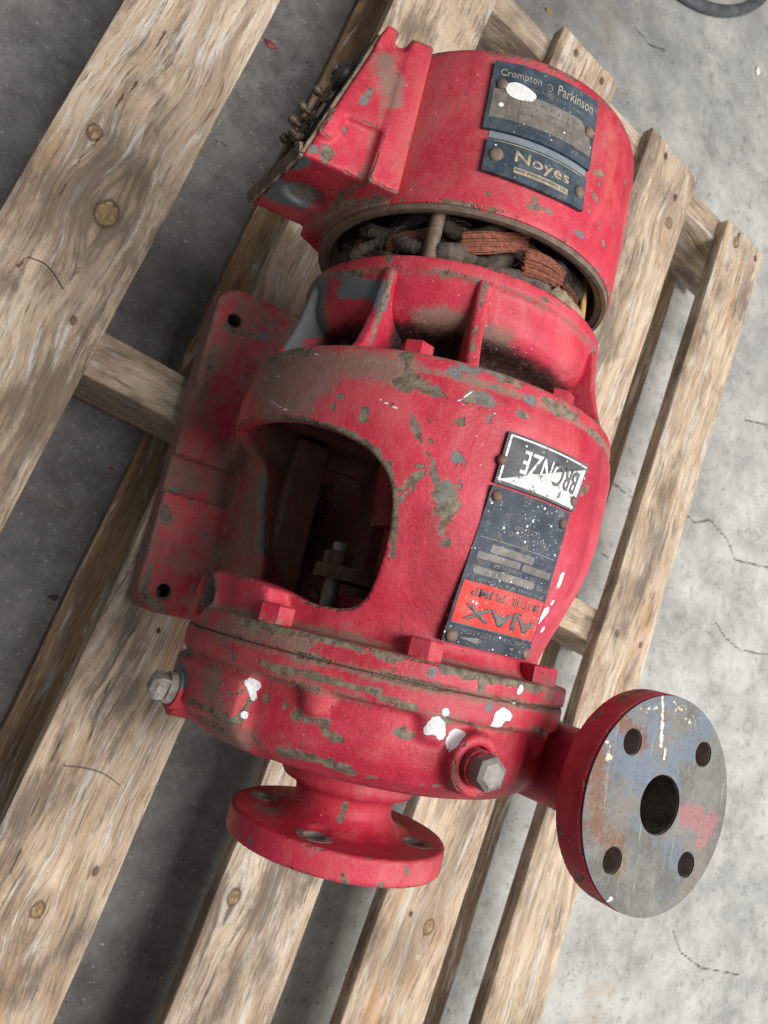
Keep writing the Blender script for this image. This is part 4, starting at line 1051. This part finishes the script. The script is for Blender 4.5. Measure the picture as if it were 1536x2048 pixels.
# ------------------------------------------------------------------ wear on the paint
dg = bpy.context.evaluated_depsgraph_get(); dg.update()
allv, allf, off = [], [], 0
for o in PAINTED + [face]:
    P = verts_np(o); allv.append(P)
trees = []
bvh_v = []; bvh_f = []; base = 0
for o in PAINTED + [face]:
    P = verts_np(o); bvh_v.extend(map(tuple, P.tolist())); bvh_f.extend([tuple(i + base for i in p.vertices) for p in o.data.polygons]); base += len(P)
BVH = BVHTree.FromPolygons(bvh_v, bvh_f)
def hit(px, py):
    d = (CAM_R @ Vector(((px - 768) / FPX, (1024 - py) / FPX, -1))).normalized()
    loc, nrm, idx, dist = BVH.ray_cast(CAM_LOC, d); return (loc, dist) if loc else (None, None)
MARKS = {
 'chip': [
  (16, [(610, 700), (560, 712), (525, 735)]), (10, [(640, 690), (700, 690)]), (14, [(812, 715), (815, 760)]), (18, [(810, 762), (850, 775)]), (13, [(850, 770), (870, 785)]),
  (12, [(902, 742), (912, 750)]), (13, [(940, 790), (975, 800)]), (10, [(732, 820), (730, 838)]), (8, [(820, 825), (835, 860), (845, 895), (868, 925)]), (9, [(868, 930), (872, 960)]),
  (22, [(880, 985), (892, 1015)]), (10, [(885, 1045), (882, 1060)]), (9, [(893, 1085)]), (8, [(800, 980), (840, 950)]), (7, [(800, 1000), (825, 975)]),
  (10, [(1090, 800), (1140, 825)]), (11, [(1110, 820), (1150, 835)]), (8, [(1040, 828), (1050, 830)]), (6, [(1065, 832)]), (7, [(1180, 860), (1200, 880)]), (6, [(1165, 985), (1175, 975)]), (6, [(1150, 1000)]),
  (9, [(960, 740), (1010, 755)]), (8, [(985, 745), (1040, 770)]), (8, [(925, 735), (950, 745)]),
  (11, [(600, 840), (680, 862), (730, 890), (770, 930), (785, 980)]), (7, [(792, 1000), (790, 1060), (785, 1110)]), (8, [(700, 870), (760, 905)]), (6, [(560, 838), (620, 838)]),
  (16, [(480, 1240), (560, 1262), (620, 1272)]), (12, [(640, 1275), (720, 1300), (800, 1318)]), (12, [(720, 1300), (790, 1325)]), (8, [(630, 1310), (650, 1330)]),
  (12, [(890, 1335), (980, 1355), (1080, 1375)]), (8, [(960, 1370), (965, 1380)]), (8, [(860, 1345)]),
  (9, [(515, 1322), (600, 1345), (700, 1372), (760, 1385)]), (8, [(540, 1335), (620, 1355)]), (8, [(760, 1395), (810, 1410)]), (9, [(785, 1405), (830, 1418)]), (8, [(870, 1435), (960, 1455)]), (8, [(1060, 1450), (1085, 1465)]), (8, [(1000, 1460)]),
  (10, [(500, 1400), (480, 1440)]), (13, [(430, 1450), (500, 1490)]), (12, [(380, 1400), (420, 1420), (470, 1445)]), (9, [(440, 1390), (480, 1385)]), (10, [(500, 1470), (520, 1490)]),
  (14, [(595, 1430), (650, 1450)]), (9, [(650, 1465), (680, 1478)]), (6, [(570, 1412)]), (15, [(565, 1505), (620, 1515), (690, 1535)]), (12, [(640, 1525), (700, 1545)]), (6, [(740, 1555)]),
  (10, [(790, 1465), (825, 1470)]), (8, [(810, 1455)]), (9, [(842, 1570)]), (9, [(872, 1572)]), (5, [(740, 1420)]), (8, [(905, 1545), (900, 1570)]),
  (7, [(640, 1700)]), (6, [(685, 1750), (690, 1765)]), (6, [(810, 1735), (815, 1745)]), (5, [(500, 1680)]), (6, [(690, 1610), (680, 1640)]), (5, [(760, 1770)]),
  (8, [(1155, 1760), (1165, 1755)]), (7, [(1185, 1440), (1200, 1425)]), (5, [(1130, 1560)]), (9, [(1240, 1400), (1290, 1380)]), (5, [(1160, 1700)]),
  (7, [(980, 388)]), (5, [(1060, 412), (1100, 422)]), (6, [(1180, 380), (1195, 400)]), (6, [(1190, 345), (1205, 350)]), (4, [(930, 250), (950, 225)]), (4, [(1000, 120)]), (5, [(1180, 170), (1200, 190)]), (5, [(1070, 395)]),
  (6, [(750, 505), (780, 520)]), (6, [(890, 548), (930, 552)]), (5, [(1080, 595), (1120, 612)]), (6, [(785, 545), (740, 690)]), (5, [(970, 570), (945, 700)]), (6, [(640, 558), (690, 545), (720, 548)]), (6, [(1090, 695)]),
  (8, [(655, 300), (650, 318)]), (5, [(700, 365)]), (5, [(720, 350)]), (6, [(680, 385)]), (6, [(725, 205), (740, 180)]), (7, [(660, 420), (700, 405), (760, 400)]), (8, [(600, 310), (625, 300)]), (5, [(640, 250), (660, 235)]),
  (10, [(455, 650), (520, 680)]), (6, [(505, 668)]), (8, [(430, 700), (400, 800)]), (10, [(345, 980), (330, 1040)]), (8, [(300, 1130), (290, 1190), (330, 1225)]), (7, [(390, 1205), (430, 1160)]),
 ],
 'white': [(13, [(872, 1448), (885, 1470)]), (16, [(905, 1485), (915, 1470)]), (9, [(858, 1460), (870, 1445)]), (7, [(892, 1424)]), (14, [(1000, 1430), (995, 1445)]), (8, [(1008, 1425), (1018, 1432)]), (6, [(1025, 1405)]), (6, [(1038, 1385), (1042, 1378)]),
           (10, [(1075, 1245), (1090, 1225)]), (7, [(1085, 1260)]), (5, [(1105, 1205)]), (7, [(1118, 1170), (1125, 1150)]), (7, [(503, 1378), (508, 1395)]), (7, [(490, 1430)]), (8, [(498, 1365), (515, 1372)]),
           (1.6, [(540, 800), (560, 815), (580, 822)]), (1.6, [(915, 803), (935, 790), (945, 782)]), (1.4, [(980, 820), (990, 826)]), (1.4, [(630, 708), (700, 722)]), (1.4, [(530, 760), (560, 752)]), (1.5, [(760, 800), (800, 820)])],
 'grey': [(34, [(640, 580), (625, 640)]), (22, [(690, 575), (740, 580)]), (16, [(760, 570), (765, 610)]), (26, [(605, 385), (575, 375)]), (14, [(560, 380), (540, 392)]), (14, [(600, 640), (590, 690)]), (12, [(590, 330), (610, 320)]), (16, [(580, 690), (560, 720)]),
          (10, [(522, 960), (525, 1100)]), (18, [(372, 1300), (365, 1360)]), (7, [(410, 1070)]), (10, [(862, 1345)]), (7, [(960, 1380)]), (8, [(978, 1415)]), (7, [(1165, 470), (1150, 465)]), (14, [(560, 400), (600, 410)]), (14, [(1140, 1440), (1135, 1400)]), (9, [(1145, 1015)])],
 'dust_shading': [(70, [(530, 760), (640, 745)]), (60, [(540, 800), (600, 790)]), (45, [(700, 730), (800, 740)]), (50, [(560, 1000), (580, 1150)]), (60, [(500, 1000), (480, 1130)]), (45, [(360, 960), (500, 1000)]), (50, [(480, 900), (440, 1000)]), (30, [(420, 620), (270, 1200)]),
          (40, [(440, 1110), (520, 1080)]), (14, [(428, 1160), (412, 1240)]), (34, [(440, 1262), (600, 1275)]), (40, [(420, 1350), (430, 1420)]), (22, [(640, 1270), (1100, 1385)]), (50, [(690, 440), (660, 470)]), (26, [(680, 430), (760, 410)]),
          (36, [(630, 560), (640, 640)]), (60, [(560, 900), (640, 1100)]), (36, [(850, 640), (1000, 680)]), (60, [(470, 1480), (420, 1460)]), (26, [(770, 120), (790, 200)]), (40, [(560, 1560), (540, 1620)])],
}
FM = {'rust': [(50, [(1200, 1500), (1190, 1640), (1230, 1720)]), (36, [(1240, 1440), (1280, 1480)]), (26, [(1310, 1560), (1300, 1660)]), (22, [(1275, 1490), (1290, 1480)]), (24, [(1330, 1440)])],
      'pink': [(34, [(1375, 1630), (1420, 1650)]), (26, [(1400, 1680)])],
      'white': [(3.5, [(1325, 1395), (1326, 1440)]), (3, [(1330, 1500), (1328, 1520)]), (4.5, [(1325, 1440), (1322, 1490)]), (5, [(1200, 1797), (1222, 1798)])],
      'cream': [(30, [(1290, 1420), (1350, 1410), (1400, 1450)]), (26, [(1220, 1480), (1210, 1580)])]}
def resolve(rows, k0='chip'):
    out = []
    for r, pts in rows:
        q = [hit(x, y) for x, y in pts]; q = [h for h in q if h[0] is not None]
        # drop jumps between separate parts
        if k0 == 'chip' and pts[0][1] > 1195 and r > 6: r = r * .72
        if not q: continue
        dd = sum(h[1] for h in q) / len(q); out.append(([h[0] for h in q], r * (1.75 if k0 == 'chip' else 1.75 if k0 != 'dust_shading' else 1.35) * dd / FPX))
    return out
RES = {k: resolve(v, k) for k, v in MARKS.items()}
for o in PAINTED:
    P = verts_np(o); lo, hi = P.min(0) - .05, P.max(0) + .05
    for k, rows in RES.items():
        val = np.full(len(P), -.6 if k != 'dust_shading' else 0.0, np.float32)
        for pts, r in rows:
            A = np.array([tuple(p) for p in pts]); 
            if (A.max(0) < lo).any() or (A.min(0) > hi).any(): continue
            g = seg_field(P, pts, r)
            if k == 'dust_shading': val = np.maximum(val, np.clip(g * 1.1, 0, .85))
            else: val = np.maximum(val, np.clip(g * 1.1, -.6, 1))
        if o.name.startswith('foot') and k == 'dust_shading': val = np.maximum(val, .46)
        if o.name.startswith(('suction', 'casing', 'discharge')) and k == 'dust_shading': val = val * .8
        if o.name.startswith('bolt_head') and k in ('chip', 'white', 'grey'): val[:] = -.6
        if k == 'dust_shading': val = np.maximum(val, .09)
        set_attr(o, k, val)
    # gritty deposit and painted shade inside the lantern and behind the shield
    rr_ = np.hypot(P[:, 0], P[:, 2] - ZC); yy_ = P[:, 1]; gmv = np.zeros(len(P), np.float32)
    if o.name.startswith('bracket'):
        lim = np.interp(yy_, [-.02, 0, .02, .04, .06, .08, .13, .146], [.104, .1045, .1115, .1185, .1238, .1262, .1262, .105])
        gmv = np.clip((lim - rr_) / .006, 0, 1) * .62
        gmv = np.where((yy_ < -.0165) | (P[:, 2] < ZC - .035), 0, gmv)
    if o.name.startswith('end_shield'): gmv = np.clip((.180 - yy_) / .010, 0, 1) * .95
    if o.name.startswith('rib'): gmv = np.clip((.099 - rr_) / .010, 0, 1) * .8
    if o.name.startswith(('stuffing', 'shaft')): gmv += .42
    set_attr(o, 'grime_shade', gmv)
    # dirt packed along the casting joints; foot's inner half browned for the pump's shadow
    a_ = np.empty(len(P), np.float32); o.data.attributes['dust_shading'].data.foreach_get('value', a_)
    if o.name.startswith(('bracket', 'casing')):
        for y_, w_, k_ in ((-.0305, .0035, .75), (-.0168, .004, .62), (-.0452, .004, .5), (.1348, .003, .7), (.1455, .004, .55)):
            a_ = np.maximum(a_, k_ * np.exp(-((yy_ - y_) / w_) ** 2))
        a_ = np.maximum(a_, (.34 if o.name.startswith('casing') else .62) * np.clip((-.02 - (P[:, 2] - ZC)) / .05, 0, 1))  # lower half dustier; pale tone stands in for light on the lower rail
    if o.name.startswith('foot'):
        a_ = np.maximum(a_, .32 + .55 * np.clip((P[:, 0] + .092) / .04, 0, 1) * .7); a_ = np.maximum(a_, np.where(P[:, 2] < .020, .7, 0))  # dust, plus the shadow under the pump painted towards the foot's middle
        a_ = np.maximum(a_, .85 * np.clip(1 - np.abs(np.abs(P[:, 0]) - .122) / .012, 0, 1))
        for y_ in (.064, .0965): a_ = np.maximum(a_, .55 * np.exp(-((yy_ - y_) / .004) ** 2))
    if o.name.startswith('end_shield'): a_ = np.maximum(a_, .5 * np.exp(-((yy_ - .2035) / .003) ** 2))
    if o.name.startswith('terminal'): a_ = np.maximum(a_, .5 * np.exp(-((P[:, 0] + .116) / .003) ** 2))
    set_attr(o, 'dust_shading', a_)
P = verts_np(face)
for k, rows in FM.items():
    val = np.full(len(P), 0.0 if k in ('rust', 'cream') else -.6, np.float32)
    for pts, r in resolve(rows): val = np.maximum(val, np.clip(seg_field(P, pts, r), -.6, 1))
    set_attr(face, k, val)

# ------------------------------------------------------------------ small things on the floor and boards
bm = bmesh.new(); c0 = Vector(at(1452, -92, GZ + .008)); pts = []
r0 = .10
e = [at(1362, 0, GZ + .008), at(1440, 33, GZ + .008), at(1535, 0, GZ + .008)]
ax_, ay_ = e[0].x, e[0].y
def circ3(a, b, c):
    D = 2 * (a.x * (b.y - c.y) + b.x * (c.y - a.y) + c.x * (a.y - b.y))
    ux = ((a.x ** 2 + a.y ** 2) * (b.y - c.y) + (b.x ** 2 + b.y ** 2) * (c.y - a.y) + (c.x ** 2 + c.y ** 2) * (a.y - b.y)) / D
    uy = ((a.x ** 2 + a.y ** 2) * (c.x - b.x) + (b.x ** 2 + b.y ** 2) * (a.x - c.x) + (c.x ** 2 + c.y ** 2) * (b.x - a.x)) / D
    return ux, uy, math.hypot(a.x - ux, a.y - uy)
ux, uy, rr = circ3(*e)
add_revolve(bm, [(-.008 + .016 * .5 * (1 + math.sin(t)), rr - .010 + .010 * math.cos(t)) for t in [2 * math.pi * i / 14 for i in range(14)]], 96, org=(ux, uy, GZ + .0085), axis='Z')
tag(bm_obj('rubber_ring', bm, M['rubber'], None, 40), 'dark grey rubber ring lying on the concrete, mostly out of frame', 'ring')
def pebble(name, px, py, r, mat, label, cat, flat=.35, z=GZ):
    bm = bmesh.new(); bmesh.ops.create_icosphere(bm, subdivisions=2, radius=r); p = at(px, py, z)
    s = random.random() * 10
    for v in bm.verts:
        k = 1 + .35 * noise.noise(v.co / r * 1.3 + Vector((s, s, s))); v.co *= k; v.co.z *= flat; v.co.x *= .75
        v.co += Vector((p.x, p.y, z + r * flat * .8))
    return tag(bm_obj(name, bm, mat, None, 30), label, cat)
pebble('paint_chip', 1515, 143, .0085, M['white'], 'small white chip on the concrete near the top right corner', 'chip', .25)
def flake(px, py, r, label, z=GZ, mat='flake'):
    p = at(px, py, z + .002); bm = bmesh.new(); s = random.random() * 9; k = 11; top = []
    for i in range(k):
        a = 2 * math.pi * i / k; q = r * (.6 + .55 * random.random()); top.append(Vector((p.x + q * math.cos(a) * 1.3, p.y + q * math.sin(a) * .7, p.z + .0015 * math.sin(a * 2 + s))))
    add_loft(bm, [[t - Vector((0, 0, .0008)) for t in top], top]); o = bm_obj('paint_flake', bm, M[mat], None, 0); tag(o, label, 'flake', 'paint flakes fallen on the floor'); return o
flake(541, 88, .006, 'dark red flake beside the top left board on the floor'); flake(223, 936, .0028, 'small red flake in the left gap, below the bearer')
flake(330, 580 + 610, .0022, 'tiny red flake on the foot') if False else None
flake(1098, 20, .005, 'orange brown flake on the floor above the middle board end', mat='yellow'); flake(108, 1195, .0045, 'dark red flake in the left gap near the lower board', mat='flaked')
def strand(name, pts, r, z, label):
    bm = bmesh.new(); P = [at(x, y, z) for x, y in pts]; out = []
    for i in range(len(P) - 1):
        for j in range(5): out.append(P[i].lerp(P[i + 1], j / 5))
    out.append(P[-1])
    for _ in range(4): out = [out[0]] + [(out[i - 1] + out[i] * 2 + out[i + 1]) / 4 for i in range(1, len(out) - 1)] + [out[-1]]
    add_tube(bm, out, r, 5); return tag(bm_obj(name, bm, M['fibre'], None, 60), label, 'hair')
strand('hair', [(56, 514), (88, 524), (108, 545), (127, 578)], .00035, .0018, 'short dark hair on the upper left board below its knots')
strand('hair', [(128, 1532), (165, 1535), (205, 1545), (230, 1562), (240, 1572)], .00035, .0018, 'curved dark hair across the lower left board')
